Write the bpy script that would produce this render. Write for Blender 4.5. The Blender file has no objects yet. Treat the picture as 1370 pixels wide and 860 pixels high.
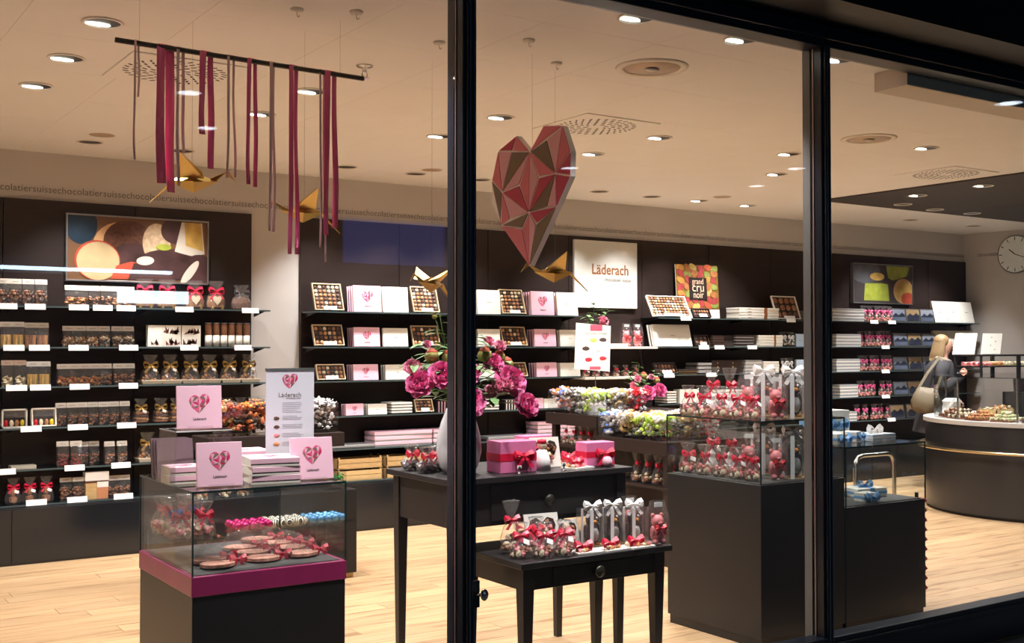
import bpy, math, random
from mathutils import Vector, Matrix
R = math.radians
S = bpy.context.scene
COL = S.collection
random.seed(7)

# ---------------------------------------------------------------- camera
cam_d = bpy.data.cameras.new('camera'); cam = bpy.data.objects.new('camera', cam_d); COL.objects.link(cam)
cam.location = (0, 0, 1.55)
cam.rotation_euler = (R(90 + 1.244), 0, R(-33.8))
cam_d.sensor_fit = 'HORIZONTAL'; cam_d.sensor_width = 36.0
cam_d.lens = 36.0 * 1520 / 1370
cam_d.clip_end = 200
S.camera = cam

# ---------------------------------------------------------------- world, exposure
w = bpy.data.worlds.new('dusk'); S.world = w; w.use_nodes = True
w.node_tree.nodes['Background'].inputs[0].default_value = (0.10, 0.16, 0.30, 1)
w.node_tree.nodes['Background'].inputs[1].default_value = 0.06
S.view_settings.view_transform = 'Standard'
S.view_settings.look = 'None'
S.view_settings.exposure = 0.4
S.view_settings.gamma = 1.0
S.view_settings.use_curve_mapping = False
S.cycles.max_bounces = 10
S.cycles.diffuse_bounces = 5
S.cycles.glossy_bounces = 3
S.cycles.transparent_max_bounces = 40
S.cycles.caustics_reflective = False
S.cycles.caustics_refractive = False
S.cycles.sample_clamp_indirect = 6.0

SPOT_W = 75.0            # power of one ceiling downlight
LAMP = (1.0, 0.955, 0.97)
CEIL = 3.0
# ---------------------------------------------------------------- library
def lin(c):
    return tuple((x/255/12.92 if x <= 10 else ((x/255+.055)/1.055)**2.4) for x in c) + (1.0,)

MATS = {}
def mat(name, rgb=(200,200,200), rough=.5, metal=0., var=0., vscale=20., bump=0., bscale=60., spec=.5, emit=None, estr=0., coat=0., stretch=None):
    if name in MATS: return MATS[name]
    m = bpy.data.materials.new(name); m.use_nodes = True
    nt = m.node_tree; b = nt.nodes['Principled BSDF']
    c = lin(rgb)
    b.inputs['Base Color'].default_value = c
    b.inputs['Roughness'].default_value = rough
    b.inputs['Metallic'].default_value = metal
    b.inputs['Specular IOR Level'].default_value = spec
    if coat: b.inputs['Coat Weight'].default_value = coat
    if emit:
        b.inputs['Emission Color'].default_value = lin(emit); b.inputs['Emission Strength'].default_value = estr
    if var or bump:
        tc = nt.nodes.new('ShaderNodeTexCoord'); src = tc.outputs['Object']
        if stretch:
            mp = nt.nodes.new('ShaderNodeMapping'); mp.inputs['Scale'].default_value = stretch
            nt.links.new(src, mp.inputs[0]); src = mp.outputs[0]
        if var:
            n = nt.nodes.new('ShaderNodeTexNoise'); n.inputs['Scale'].default_value = vscale; n.inputs['Detail'].default_value = 4
            nt.links.new(src, n.inputs['Vector'])
            r = nt.nodes.new('ShaderNodeValToRGB')
            r.color_ramp.elements[0].position = .3; r.color_ramp.elements[1].position = .7
            r.color_ramp.elements[0].color = tuple(x*(1-var) for x in c[:3]) + (1,)
            r.color_ramp.elements[1].color = tuple(min(1, x*(1+var)) for x in c[:3]) + (1,)
            nt.links.new(n.outputs[0], r.inputs[0]); nt.links.new(r.outputs[0], b.inputs['Base Color'])
        if bump:
            n2 = nt.nodes.new('ShaderNodeTexNoise'); n2.inputs['Scale'].default_value = bscale; n2.inputs['Detail'].default_value = 3
            nt.links.new(src, n2.inputs['Vector'])
            bp = nt.nodes.new('ShaderNodeBump'); bp.inputs['Strength'].default_value = bump; bp.inputs['Distance'].default_value = .01
            nt.links.new(n2.outputs[0], bp.inputs['Height']); nt.links.new(bp.outputs[0], b.inputs['Normal'])
    MATS[name] = m
    return m

def glassy(name, tint=(1,1,1), f0=.04, rough=0., white=0., bump=0., bscale=40., power=5.):
    """thin clear sheet: transparent body, mirror sheen growing towards grazing view, a little haze"""
    if name in MATS: return MATS[name]
    m = bpy.data.materials.new(name); m.use_nodes = True
    nt = m.node_tree; nt.nodes.clear(); L = nt.links.new
    out = nt.nodes.new('ShaderNodeOutputMaterial')
    tr = nt.nodes.new('ShaderNodeBsdfTransparent'); tr.inputs[0].default_value = tuple(tint) + (1,)
    gl = nt.nodes.new('ShaderNodeBsdfGlossy'); gl.inputs['Roughness'].default_value = rough
    lw = nt.nodes.new('ShaderNodeLayerWeight')
    p = nt.nodes.new('ShaderNodeMath'); p.operation = 'POWER'; p.inputs[1].default_value = power; L(lw.outputs['Facing'], p.inputs[0])
    ma = nt.nodes.new('ShaderNodeMath'); ma.operation = 'MULTIPLY_ADD'; ma.inputs[1].default_value = 1-f0; ma.inputs[2].default_value = f0
    L(p.outputs[0], ma.inputs[0])
    mx = nt.nodes.new('ShaderNodeMixShader'); L(ma.outputs[0], mx.inputs[0]); L(tr.outputs[0], mx.inputs[1]); L(gl.outputs[0], mx.inputs[2])
    last = mx
    if white:
        df = nt.nodes.new('ShaderNodeBsdfDiffuse'); df.inputs[0].default_value = (.85,.85,.87,1)
        m2 = nt.nodes.new('ShaderNodeMixShader'); m2.inputs[0].default_value = white
        L(mx.outputs[0], m2.inputs[1]); L(df.outputs[0], m2.inputs[2]); last = m2
    if bump:
        tc = nt.nodes.new('ShaderNodeTexCoord'); n = nt.nodes.new('ShaderNodeTexNoise'); n.inputs['Scale'].default_value = bscale
        L(tc.outputs['Object'], n.inputs['Vector'])
        bp = nt.nodes.new('ShaderNodeBump'); bp.inputs['Strength'].default_value = bump; bp.inputs['Distance'].default_value = .02
        L(n.outputs[0], bp.inputs['Height']); L(bp.outputs[0], gl.inputs['Normal'])
    L(last.outputs[0], out.inputs[0])
    MATS[name] = m
    return m

class MB:
    """collects faces, builds one mesh"""
    def __init__(s): s.v = []; s.f = []; s.m = []
    def add(s, vs, fs, m=0):
        o = len(s.v); s.v += [tuple(p) for p in vs]
        for f in fs: s.f.append(tuple(i+o for i in f)); s.m.append(m)
        return s
    def hexa(s, p, m=0):       # p: 4 bottom, 4 top, both counter-clockwise from above
        return s.add(p, [(3,2,1,0),(4,5,6,7),(0,1,5,4),(1,2,6,5),(2,3,7,6),(3,0,4,7)], m)
    def box(s, x0, y0, z0, x1, y1, z1, m=0):
        return s.hexa([(x0,y0,z0),(x1,y0,z0),(x1,y1,z0),(x0,y1,z0),(x0,y0,z1),(x1,y0,z1),(x1,y1,z1),(x0,y1,z1)], m)
    def cbox(s, c, d, m=0, rot=None):
        h = [x/2 for x in d]
        ps = [Vector((a*h[0], b*h[1], e*h[2])) for e in (-1,1) for a,b in ((-1,-1),(1,-1),(1,1),(-1,1))]
        if rot is not None: ps = [rot @ p for p in ps]
        return s.hexa([p + Vector(c) for p in ps], m)
    def frustum(s, x, y, z0, w0, d0, z1, w1, d1, m=0):
        return s.hexa([(x-w0/2,y-d0/2,z0),(x+w0/2,y-d0/2,z0),(x+w0/2,y+d0/2,z0),(x-w0/2,y+d0/2,z0),
                       (x-w1/2,y-d1/2,z1),(x+w1/2,y-d1/2,z1),(x+w1/2,y+d1/2,z1),(x-w1/2,y+d1/2,z1)], m)
    def prism(s, poly, a0, a1, ax='y', m=0, sides=None):
        n = len(poly)
        def P(u, t): return (u[0], t, u[1]) if ax == 'y' else ((u[0], u[1], t) if ax == 'z' else (t, u[0], u[1]))
        vs = [P(u, a0) for u in poly] + [P(u, a1) for u in poly]
        s.add(vs, [tuple(range(n)), tuple(range(2*n-1, n-1, -1))], m)
        s.add(vs, [((i+1) % n, i, n+i, n+(i+1) % n) for i in range(n)], m if sides is None else sides)
        return s
    def lathe(s, prof, n=16, c=(0,0,0), m=0, wob=None, sx=1., sy=1.):
        vs = []
        for k, (r, z) in enumerate(prof):
            for i in range(n):
                a = 2*math.pi*i/n; rr = r
                if wob: rr = r*(1+wob(k, i))
                vs.append((c[0]+rr*math.cos(a)*sx, c[1]+rr*math.sin(a)*sy, c[2]+z))
        fs = [(k*n+i, k*n+(i+1) % n, (k+1)*n+(i+1) % n, (k+1)*n+i) for k in range(len(prof)-1) for i in range(n)]
        if prof[0][0] > 1e-4: fs.append(tuple(range(n-1, -1, -1)))
        if prof[-1][0] > 1e-4: fs.append(tuple((len(prof)-1)*n+i for i in range(n)))
        return s.add(vs, fs, m)
    def tube(s, path, r, n=8, m=0, r1=None, closed=False):
        path = [Vector(p) for p in path]; N = len(path); vs = []
        up = Vector((0,0,1))
        for k, p in enumerate(path):
            t = (path[(k+1) % N if closed else min(k+1, N-1)] - path[(k-1) % N if closed else max(k-1, 0)]).normalized()
            a = t.cross(up)
            if a.length < .05: a = t.cross(Vector((1,0,0)))
            a.normalize(); b = a.cross(t)
            rr = r if r1 is None else r + (r1-r)*k/(N-1)
            vs += [p + rr*(math.cos(2*math.pi*i/n)*a + math.sin(2*math.pi*i/n)*b) for i in range(n)]
        K = N if closed else N-1
        fs = [(k*n+i, k*n+(i+1) % n, ((k+1) % N)*n+(i+1) % n, ((k+1) % N)*n+i) for k in range(K) for i in range(n)]
        if not closed: fs += [tuple(range(n-1, -1, -1)), tuple((N-1)*n+i for i in range(n))]
        return s.add(vs, fs, m)
    def blob(s, c, r, m=0, jit=.15, rot=True, n=6, k=3):
        if not hasattr(r, '__len__'): r = (r, r, r)
        M = Matrix.Rotation(random.uniform(0, 6.28), 3, (random.random()-.5, random.random()-.5, random.random()+.1)) if rot else Matrix.Identity(3)
        vs = [M @ Vector((0,0,-r[2]))]
        for j in range(1, k):
            t = math.pi*j/k
            for i in range(n):
                q = 1+random.uniform(-jit, jit); a = 2*math.pi*i/n
                vs.append(M @ Vector((r[0]*q*math.sin(t)*math.cos(a), r[1]*q*math.sin(t)*math.sin(a), -r[2]*q*math.cos(t))))
        vs.append(M @ Vector((0,0,r[2])))
        vs = [v + Vector(c) for v in vs]; e = len(vs)-1
        fs = [(0, 1+(i+1) % n, 1+i) for i in range(n)]
        fs += [(1+(j-1)*n+i, 1+(j-1)*n+(i+1) % n, 1+j*n+(i+1) % n, 1+j*n+i) for j in range(1, k-1) for i in range(n)]
        fs += [(1+(k-2)*n+i, 1+(k-2)*n+(i+1) % n, e) for i in range(n)]
        return s.add(vs, fs, m)
    def ball(s, c, r, m=0, n=14, k=8): return s.blob(c, r, m, 0, False, n, k)
    def strip(s, path, wdir, w, m=0, th=.0008):
        """ribbon along path; wdir vector or list of vectors"""
        path = [Vector(p) for p in path]; N = len(path)
        wd = [Vector(x).normalized() for x in wdir] if isinstance(wdir, list) else [Vector(wdir).normalized()]*N
        ww = w if isinstance(w, list) else [w]*N
        vs = []
        for k, p in enumerate(path):
            t = (path[min(k+1, N-1)] - path[max(k-1, 0)]).normalized()
            nrm = t.cross(wd[k]).normalized()*th/2
            vs += [p-wd[k]*ww[k]/2-nrm, p+wd[k]*ww[k]/2-nrm, p+wd[k]*ww[k]/2+nrm, p-wd[k]*ww[k]/2+nrm]
        fs = [(k*4+i, k*4+(i+1) % 4, (k+1)*4+(i+1) % 4, (k+1)*4+i) for k in range(N-1) for i in range(4)]
        fs += [(3,2,1,0), tuple((N-1)*4+i for i in range(4))]
        return s.add(vs, fs, m)
    def bow(s, c, z=.05, m=0, wr=None, ry=0., tails=True):
        """two ribbon loops, a knot and two tails; z = half span; faces -y"""
        wr = wr or z*.55
        M = Matrix.Rotation(ry, 3, 'Y'); c = Vector(c)
        for sg in (-1, 1):
            P = [(0,0,0),(.45*sg,-.12,.32),(.95*sg,-.1,.42),(1.05*sg,0,.05),(.9*sg,.1,-.25),(.4*sg,.05,-.1),(0,0,0)]
            s.strip([c + M @ (Vector(p)*z) for p in P], M @ Vector((0,.75,.66)), [wr*q for q in (.35,.8,1,1,1,.8,.35)], m, z*.02)
            if tails:
                P = [(0,-.05,0),(.3*sg,-.2,-.35),(.6*sg,-.15,-.75),(.85*sg,-.2,-1.05)]
                s.strip([c + M @ (Vector(p)*z) for p in P], M @ Vector((1,0,.35*sg)), [wr*q for q in (.3,.6,.7,.7)], m, z*.02)
        s.blob(c + Vector((0,-.08*z,0)), (z*.2, z*.16, z*.2), m, .1, False)
        return s
    def mesh(s, name, mats, smooth=False):
        me = bpy.data.meshes.new(name); me.from_pydata(s.v, [], s.f)
        for mm in (mats if isinstance(mats, (list, tuple)) else [mats]): me.materials.append(mm)
        me.polygons.foreach_set('material_index', s.m)
        if smooth: me.polygons.foreach_set('use_smooth', [True]*len(s.f))
        me.update(); return me
    def build(s, name, mats, parent=None, smooth=False, bevel=0., stuff=False, label=None):
        o = bpy.data.objects.new(name, s.mesh(name, mats, smooth)); COL.objects.link(o)
        if parent is not None: o.parent = parent
        if bevel:
            b = o.modifiers.new('bevel', 'BEVEL'); b.width = bevel; b.segments = 2; b.limit_method = 'ANGLE'
        if stuff: o['kind'] = 'stuff'
        if label: o['label'] = label
        return o

def inst(name, me, parent, loc=(0,0,0), rot=(0,0,0), sc=None):
    o = bpy.data.objects.new(name, me); COL.objects.link(o)
    if parent is not None: o.parent = parent
    o.location = loc; o.rotation_euler = rot
    if sc: o.scale = sc
    return o
def tag(o, label, cat, group=None):
    o['label'] = label; o['category'] = cat
    if group: o['group'] = group
    return o
def thing(name, label, cat, loc=(0,0,0), rz=0., group=None, rx=0.):
    o = bpy.data.objects.new(name, None); COL.objects.link(o); o.empty_display_size = .05
    o.location = loc; o.rotation_euler = (rx, 0, rz)
    return tag(o, label, cat, group)
def structure(o): o['kind'] = 'structure'; return o
KIDS = {}
def dup(root, loc, rz=0., label=None, group=None, sc=None, rx=0.):
    c = root.copy(); COL.objects.link(c); c.location = loc; c.rotation_euler = (rx, 0, rz)
    if sc: c.scale = sc if hasattr(sc, '__len__') else (sc, sc, sc)
    if label: c['label'] = label
    if group: c['group'] = group
    for ch in KIDS.setdefault(root.name, list(root.children)):
        d = ch.copy(); COL.objects.link(d); d.parent = c
        for g in KIDS.setdefault(ch.name, list(ch.children)):
            e = g.copy(); COL.objects.link(e); e.parent = d
    return c
class Kind:
    """a thing built once; the first placement moves it, later ones copy it"""
    def __init__(s, fn): s.fn = fn; s.root = None
    def put(s, loc, rz=0., label=None, group=None, sc=None, rx=0.):
        if s.root is None:
            s.root = r = s.fn(); r.location = loc; r.rotation_euler = (rx, 0, rz)
            s.sc0 = None
            if sc: r.scale = sc if hasattr(sc, '__len__') else (sc, sc, sc)
            if label: r['label'] = label
            if group: r['group'] = group
            return r
        c = dup(s.root, loc, rz, label, group, sc or 1., rx)
        return c
TXT = {}
def text_mesh(t, size, m, extr=.0004, spacing=1., bold=0.):
    k = (t, size, m.name, spacing, bold)
    if k in TXT: return TXT[k]
    cu = bpy.data.curves.new('lettering', 'FONT'); cu.body = t; cu.size = size; cu.extrude = extr
    cu.align_x = 'CENTER'; cu.align_y = 'CENTER'; cu.resolution_u = 3; cu.space_character = spacing; cu.offset = bold*size
    o = bpy.data.objects.new('lettering', cu); COL.objects.link(o)
    bpy.context.view_layer.update()
    me = bpy.data.meshes.new_from_object(o.evaluated_get(bpy.context.evaluated_depsgraph_get()))
    bpy.data.objects.remove(o); me.materials.clear(); me.materials.append(m)
    TXT[k] = me
    return me
def lettering(t, size, m, parent, loc, rx=R(90), rz=0., sx=1., spacing=1., name='lettering', bold=0.):
    return inst(name, text_mesh(t, size, m, spacing=spacing, bold=bold), parent, loc, (rx, 0, rz), (sx,1,1))

# ---------------------------------------------------------------- materials
M_white  = mat('white_paint', (232,226,216), .7)
M_ceil   = mat('ceiling_paint', (236,234,232), .8, var=.02, vscale=2)
M_wall   = mat('wall_plaster', (198,192,186), .75, var=.03, vscale=3)
M_panel  = mat('wenge_panel', (44,33,30), .42, var=.12, vscale=6, stretch=(1,1,8), spec=.4)
M_black  = mat('black_laminate', (30,29,30), .38, var=.08, vscale=8, spec=.4)
M_gloss  = mat('black_gloss', (26,28,32), .16, spec=.5)
M_tablew = mat('dark_wood', (38,34,34), .42, var=.15, vscale=10, stretch=(1,6,1), spec=.4)
M_frame  = mat('window_frame', (28,36,48), .35, spec=.5, var=.05, vscale=3)
M_alu    = mat('brushed_aluminium', (150,150,148), .35, metal=.8, var=.05, vscale=30)
M_steel  = mat('steel', (190,188,184), .25, metal=1.)
M_gold   = mat('gold_paper', (196,164,92), .38, metal=.75, bump=.15, bscale=30)
M_pinkbx = mat('pink_card', (246,196,212), .5)
M_pinkdk = mat('pink_gift_paper', (226,120,165), .45)
M_cream  = mat('cream_card', (238,234,222), .5)
M_cream2 = mat('cream_edge', (226,220,206), .6)
M_silver = mat('silver_card', (176,176,176), .4, metal=.3)
M_darkbx = mat('dark_brown_card', (48,34,28), .5)
M_kraft  = mat('kraft_wood', (206,172,118), .65, var=.12, vscale=15, stretch=(1,8,8))
M_head   = mat('header_card', (214,204,190), .6)
M_headw  = mat('header_card_white', (238,234,226), .55)
M_tagw   = mat('price_card', (248,246,240), .5)
M_red    = mat('red_ribbon', (214,26,62), .35, spec=.6)
M_pinkrb = mat('hot_pink_ribbon', (245,105,155), .35, spec=.6)
M_palerb = mat('pale_pink_ribbon', (242,204,200), .4, spec=.6)
M_goldrb = mat('gold_ribbon', (190,150,80), .35, metal=.5)
M_whiterb= mat('white_ribbon', (246,242,238), .4)
M_bluerb = mat('blue_ribbon', (120,172,222), .4)
M_magenta= mat('magenta_band', (152,34,92), .4, coat=.3, var=.1, vscale=14, stretch=(1,1,.1))
M_choc   = mat('milk_chocolate', (158,104,70), .45, var=.3, vscale=60)
M_dark   = mat('dark_chocolate', (92,62,48), .4, var=.25, vscale=60)
M_whitec = mat('white_chocolate', (232,216,182), .45, var=.08, vscale=40)
M_almond = mat('caramel_almond', (204,142,86), .5, var=.3, vscale=60)
M_straw  = mat('straw_sticks', (226,184,96), .5, var=.15, vscale=40)
M_nuts   = mat('hazelnut', (168,118,80), .5, var=.3, vscale=50)
M_pinkch = mat('pink_chocolate', (232,138,140), .45, var=.1, vscale=30)
M_redch  = mat('red_foil', (206,40,52), .3, metal=.3)
M_ink    = mat('grey_ink', (120,112,110), .6)
M_inkb   = mat('brown_ink', (142,88,44), .5)
M_inkd   = mat('dark_ink', (70,60,58), .6)
H_dark   = mat('heart_crimson', (182,56,80), .45)
H_mid    = mat('heart_rose', (212,112,120), .45)
H_light  = mat('heart_blush', (222,160,166), .45)
H_brown  = mat('heart_taupe', (120,98,74), .45)
H_pale   = mat('heart_white', (240,226,218), .5)
HP_dark  = mat('print_crimson', (206,32,92), .5)
HP_mid   = mat('print_rose', (226,84,130), .5)
HP_brown = mat('print_taupe', (130,108,84), .5)
HP_light = mat('print_blush', (240,176,196), .5)
G_win    = glassy('window_glass', (.97,.985,.98), .045)
G_case   = glassy('case_glass', (.975,.99,.982), .035, power=6.)
G_acryl  = glassy('acrylic', (.98,.98,.985), .05, .02)
G_film   = glassy('clear_film', (.99,.99,.99), .06, .1, .02, 1., 45., 4.)
G_cello  = glassy('cellophane', (.99,.99,.99), .08, .1, .03, 1., 60., 4.)
G_shelf  = glassy('shelf_glass', (.55,.62,.62), .08, .03)
# ================================================================ THE ROOM
X0, X1, YB, YW = -.4, 13.1, 9.0, 3.66        # left wall, right wall, back wall, window glass
# ---- floor: oak planks over an oak underlay
oak = bpy.data.materials.new('oak_plank'); oak.use_nodes = True
nt = oak.node_tree; b = nt.nodes['Principled BSDF']; b.inputs['Roughness'].default_value = .42
tc = nt.nodes.new('ShaderNodeTexCoord'); oi = nt.nodes.new('ShaderNodeObjectInfo')
mp = nt.nodes.new('ShaderNodeMapping'); mp.inputs['Scale'].default_value = (1.2, 14, 1)
av = nt.nodes.new('ShaderNodeVectorMath'); av.operation = 'ADD'
sc_ = nt.nodes.new('ShaderNodeMath'); sc_.operation = 'MULTIPLY'; sc_.inputs[1].default_value = 37
nt.links.new(oi.outputs['Random'], sc_.inputs[0])
nt.links.new(tc.outputs['Object'], mp.inputs[0]); nt.links.new(mp.outputs[0], av.inputs[0]); nt.links.new(sc_.outputs[0], av.inputs[1])
nz = nt.nodes.new('ShaderNodeTexNoise'); nz.inputs['Scale'].default_value = 1.6; nz.inputs['Detail'].default_value = 6; nz.inputs['Distortion'].default_value = .6
nt.links.new(av.outputs[0], nz.inputs['Vector'])
rp = nt.nodes.new('ShaderNodeValToRGB'); e = rp.color_ramp.elements
e[0].position = .28; e[0].color = lin((148,114,82)); e[1].position = .75; e[1].color = lin((210,177,136))
x = rp.color_ramp.elements.new(.45); x.color = lin((198,161,118))
nt.links.new(nz.outputs[0], rp.inputs[0])
hv = nt.nodes.new('ShaderNodeHueSaturation'); mr = nt.nodes.new('ShaderNodeMapRange')
mr.inputs[3].default_value = .84; mr.inputs[4].default_value = 1.1
nt.links.new(oi.outputs['Random'], mr.inputs[0]); nt.links.new(mr.outputs[0], hv.inputs['Value']); nt.links.new(rp.outputs[0], hv.inputs['Color'])
nt.links.new(hv.outputs[0], b.inputs['Base Color'])
fl = structure(MB().box(X0, YW-.06, -.06, X1, YB, -.004).build('floor', mat('oak_underlay', (150,118,84), .9)))
PL, PW = 2.0, .155
pm = MB().box(0, 0, -.0045, PL-.003, PW-.003, 0).mesh('plank', oak)
for j in range(int((YB-YW)/PW)+1):
    y = YW + .04 + j*PW
    off = random.uniform(0, PL)
    x = X0 - off
    while x < X1:
        a, c = max(x, X0), min(x+PL, X1)
        if c-a > .05: inst('plank', pm, fl, (a, y, 0), (0,0,0), ((c-a)/PL, 1 if y+PW < YB else max(.05, (YB-y)/PW), 1))
        x += PL
# ---- ceiling: large board panels with fine joints
cl = structure(MB().box(X0, YW-.06, 3.012, X1, YB, 3.06).build('ceiling', mat('ceiling_board', (214,208,200), .9)))
xs_ = [X0] + [.966+.657*k for k in range(-2, 19) if X0+.1 < .966+.657*k < X1-.1] + [X1]
ys_ = [YW-.05] + [4.125+.713*k for k in range(7)] + [YB]
cm = MB().box(0, 0, 0, 1, 1, .0125).mesh('ceiling_panel', M_ceil)
for i in range(len(xs_)-1):
    for j in range(len(ys_)-1):
        inst('ceiling_panel', cm, cl, (xs_[i]+.0008, ys_[j]+.0008, 3.0), (0,0,0), (xs_[i+1]-xs_[i]-.0016, ys_[j+1]-ys_[j]-.0016, 1))
dk = MB().box(8.78, 3.75, 2.985, X1, 7.62, 3.0).build('dark_ceiling_field', mat('dark_ceiling', (62,56,54), .7), cl)
MB().box(4.95, 3.72, 2.9, 9.2, 3.93, 3.0).build('blind_box', mat('box_paint', (214,204,190), .7), cl, bevel=.004)
# ---- walls
wb = structure(MB().box(X0, YB, 0, X1+.1, YB+.1, 3.06).build('wall_back', M_wall))
wr_ = structure(MB().box(X1, YW, 0, X1+.1, YB, 3.06).build('wall_right', M_wall))
wl_ = structure(MB().box(X0-.1, YW, 0, X0, YB, 3.06).build('wall_left', M_wall))
PAN = [(.57,1.52),(1.52,2.47),(2.47,3.42)] + [(3.85+.94*k, 3.85+.94*(k+1)) for k in range(9)] + [(12.31, 13.09)]
for a, c in PAN:
    MB().box(a+.003, 8.962, .02, c-.003, YB-.001, 2.64).build('wall_panel', M_panel, wb, bevel=.002)
s_ = 'chocolatiersuisse'
lettering(s_*25, .072, M_ink, wb, (6.74, YB-.002, 2.722), spacing=1.02, name='frieze_lettering')
lettering(s_*2, .072, M_ink, wr_, (X1-.002, 8.3, 2.722), R(90), R(-90), name='frieze_lettering')
# ---- shop front: glass, mullions, rails
for n, (a, c) in enumerate(((-.3, 2.19), (2.25, 4.155), (4.215, 7.4))):
    structure(MB().box(a, YW-.012, .19, c, YW+.012, 2.97).build('window_%d' % (n+1), G_win))
def mullion(x, n, inner=None):
    t = structure(MB().box(x, 3.60, 0, x+.06, 3.66, 2.96).box(x+.012, 3.585, 0, x+.048, 3.601, 2.96).build('trim_%d' % n, M_frame, bevel=.003))
    MB().box(x+.004, 3.674, .12, x+.056, 3.72, 2.99).build('inner_profile', inner or mat('grey_profile', (112,110,106), .5, metal=.3), t, bevel=.002)
    MB().box(x-.004, 3.645, .19, x+.002, 3.652, 2.96).build('glazing_bead', mat('bead', (170,140,132), .4, metal=.4), t)
    for dx in (.02, .037): MB().box(x+dx, 3.58, 0, x+dx+.004, 3.587, 2.96).build('rib', mat('frame_edge', (96,110,130), .3), t)
    return t
m1 = mullion(2.19, 1, M_frame); mullion(4.155, 2); mullion(.13, 4); mullion(7.4, 5)
k_ = thing('window_lock', 'small round steel window lock knob on the dark mullion', 'knob', (2.238, 3.585, .635))
MB().box(-.022, -.012, -.05, .012, 0, .05).build('lock_plate', M_frame, k_, bevel=.003)
MB().tube([(0,0,0),(0,-.02,0),(.006,-.04,.002)], .007, 10).ball((.008,-.048,.003), (.017,.01,.022)).build('lock_knob', M_steel, k_, True)
hd = structure(MB().box(X0, 3.59, 2.955, 9, 3.70, 3.06).build('trim_3', M_frame, bevel=.004))
MB().box(X0, 3.565, 2.985, 9, 3.592, 3.01).build('rib', M_frame, hd, bevel=.004)
MB().box(X0, 3.70, 2.965, 9, 3.735, 3.0).build('inner_profile', M_alu, hd)
sl = structure(MB().box(X0, 3.585, 0, 9, 3.68, .195).build('trim_6', M_frame, bevel=.004))
MB().box(X0, 3.57, .15, 9, 3.587, .17).build('rib', M_frame, sl, bevel=.003)
for k in range(4): MB().box(X0, 3.682+k*.04, .0, 6.35-.04*k, 3.71+k*.04, .15-.014*k).build('sill_track', M_frame if k % 2 else mat('track_grey', (92,98,102), .4, metal=.4), sl, bevel=.003)
structure(MB().box(X0, 3.3, 3.06, 14, 3.62, 5.2).build('wall_fascia', mat('fascia', (12,14,22), .5)))
structure(MB().box(-6, -9, -.08, 16, 3.585, -.005).build('pavement', mat('paving', (60,60,64), .8, var=.2, vscale=5)))
# ---- things in the ceiling
DL = {'aisle': [(1.29,5.22),(1.30,5.97),(1.30,6.70),(2.63,5.98),(2.63,6.74),(3.93,6.77),(3.93,6.0),(5.23,5.97),(5.26,6.76),(6.49,5.94),(7.17,6.7),(7.13,5.2)],
      'wall': [(1.98,8.34),(2.64,8.34),(3.98,8.35),(4.62,8.36),(5.26,8.35),(6.58,8.36),(7.23,8.37),(7.83,8.35),(8.52,8.36),(11.04,8.27),(12.22,8.26)],
      'window': [(3.23,3.83),(3.87,3.83),(4.55,3.83)],
      'window_offscreen': [(1.29,3.83),(1.94,3.83),(2.58,3.83)],   # the window row goes on above the frame,
      'counter': [(9.13,6.07),(9.2,6.81)],
      'counter_back': [(9.655,7.32),(10.305,7.414),(10.93,7.4)],
      'counter_offscreen': [(9.13,5.33)]}
M_lamp = mat('lamp_glow', (255,250,240), .4, emit=(255,246,228), estr=14.)
M_can = mat('lamp_can', (16,15,15), .35)
def downlight(lit, zc=3.0):
    t = thing('downlight', '', 'downlight', (0,0,zc))
    MB().lathe([(.078,0),(.09,-.001),(.092,-.005),(.086,-.008),(.078,-.007),(.078,0)], 28).build('trim_ring', M_white, t, True)
    MB().lathe([(.0,-.0008),(.079,-.0008),(.079,-.002),(0.0,-.002)], 28).build('can', M_can, t)
    if lit:
        P = [(.054*math.cos(a), .024*math.sin(a)) for a in [2*math.pi*i/20 for i in range(20)]]
        MB().prism([(x-.012, y+.036) for x, y in P], -.0045, -.0025, 'z').build('lamp', M_lamp, t)
    return t
K_lit, K_dark = Kind(lambda: downlight(True)), Kind(lambda: downlight(False))
LAB = {'aisle': ('round recessed ceiling downlight shining over the shop aisle', 'downlights over the aisle'),
       'wall': ('round black ceiling downlight aimed at the wall shelves', 'downlights along the wall shelves'),
       'window': ('round recessed ceiling downlight close to the shop window', 'downlights along the window'),
       'counter': ('round lit downlight in the dark ceiling over the curved counter', 'downlights over the counter'),
       'counter_back': ('round unlit looking downlight at the edge of the dark ceiling', 'dark downlights over the counter'),
       'window_offscreen': ('round recessed ceiling downlight close to the window above the magenta case', 'downlights above the magenta case'),
       'counter_offscreen': ('round downlight in the dark ceiling before the counter', 'downlight before the counter')}
BEAMS = []
def spot(x, y, z, tx, ty, tz, power, ang=100, blend=.7, rad=.05):
    d = bpy.data.lights.new('downlight_beam', 'SPOT'); d.energy = power; d.color = LAMP; d.spot_size = R(ang); d.spot_blend = blend; d.shadow_soft_size = rad
    o = bpy.data.objects.new('downlight_beam', d); COL.objects.link(o); o.location = (x, y, z); BEAMS.append(o)
    o.rotation_euler = (Vector((tx,ty,tz))-Vector((x,y,z))).to_track_quat('-Z', 'Y').to_euler()
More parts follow.
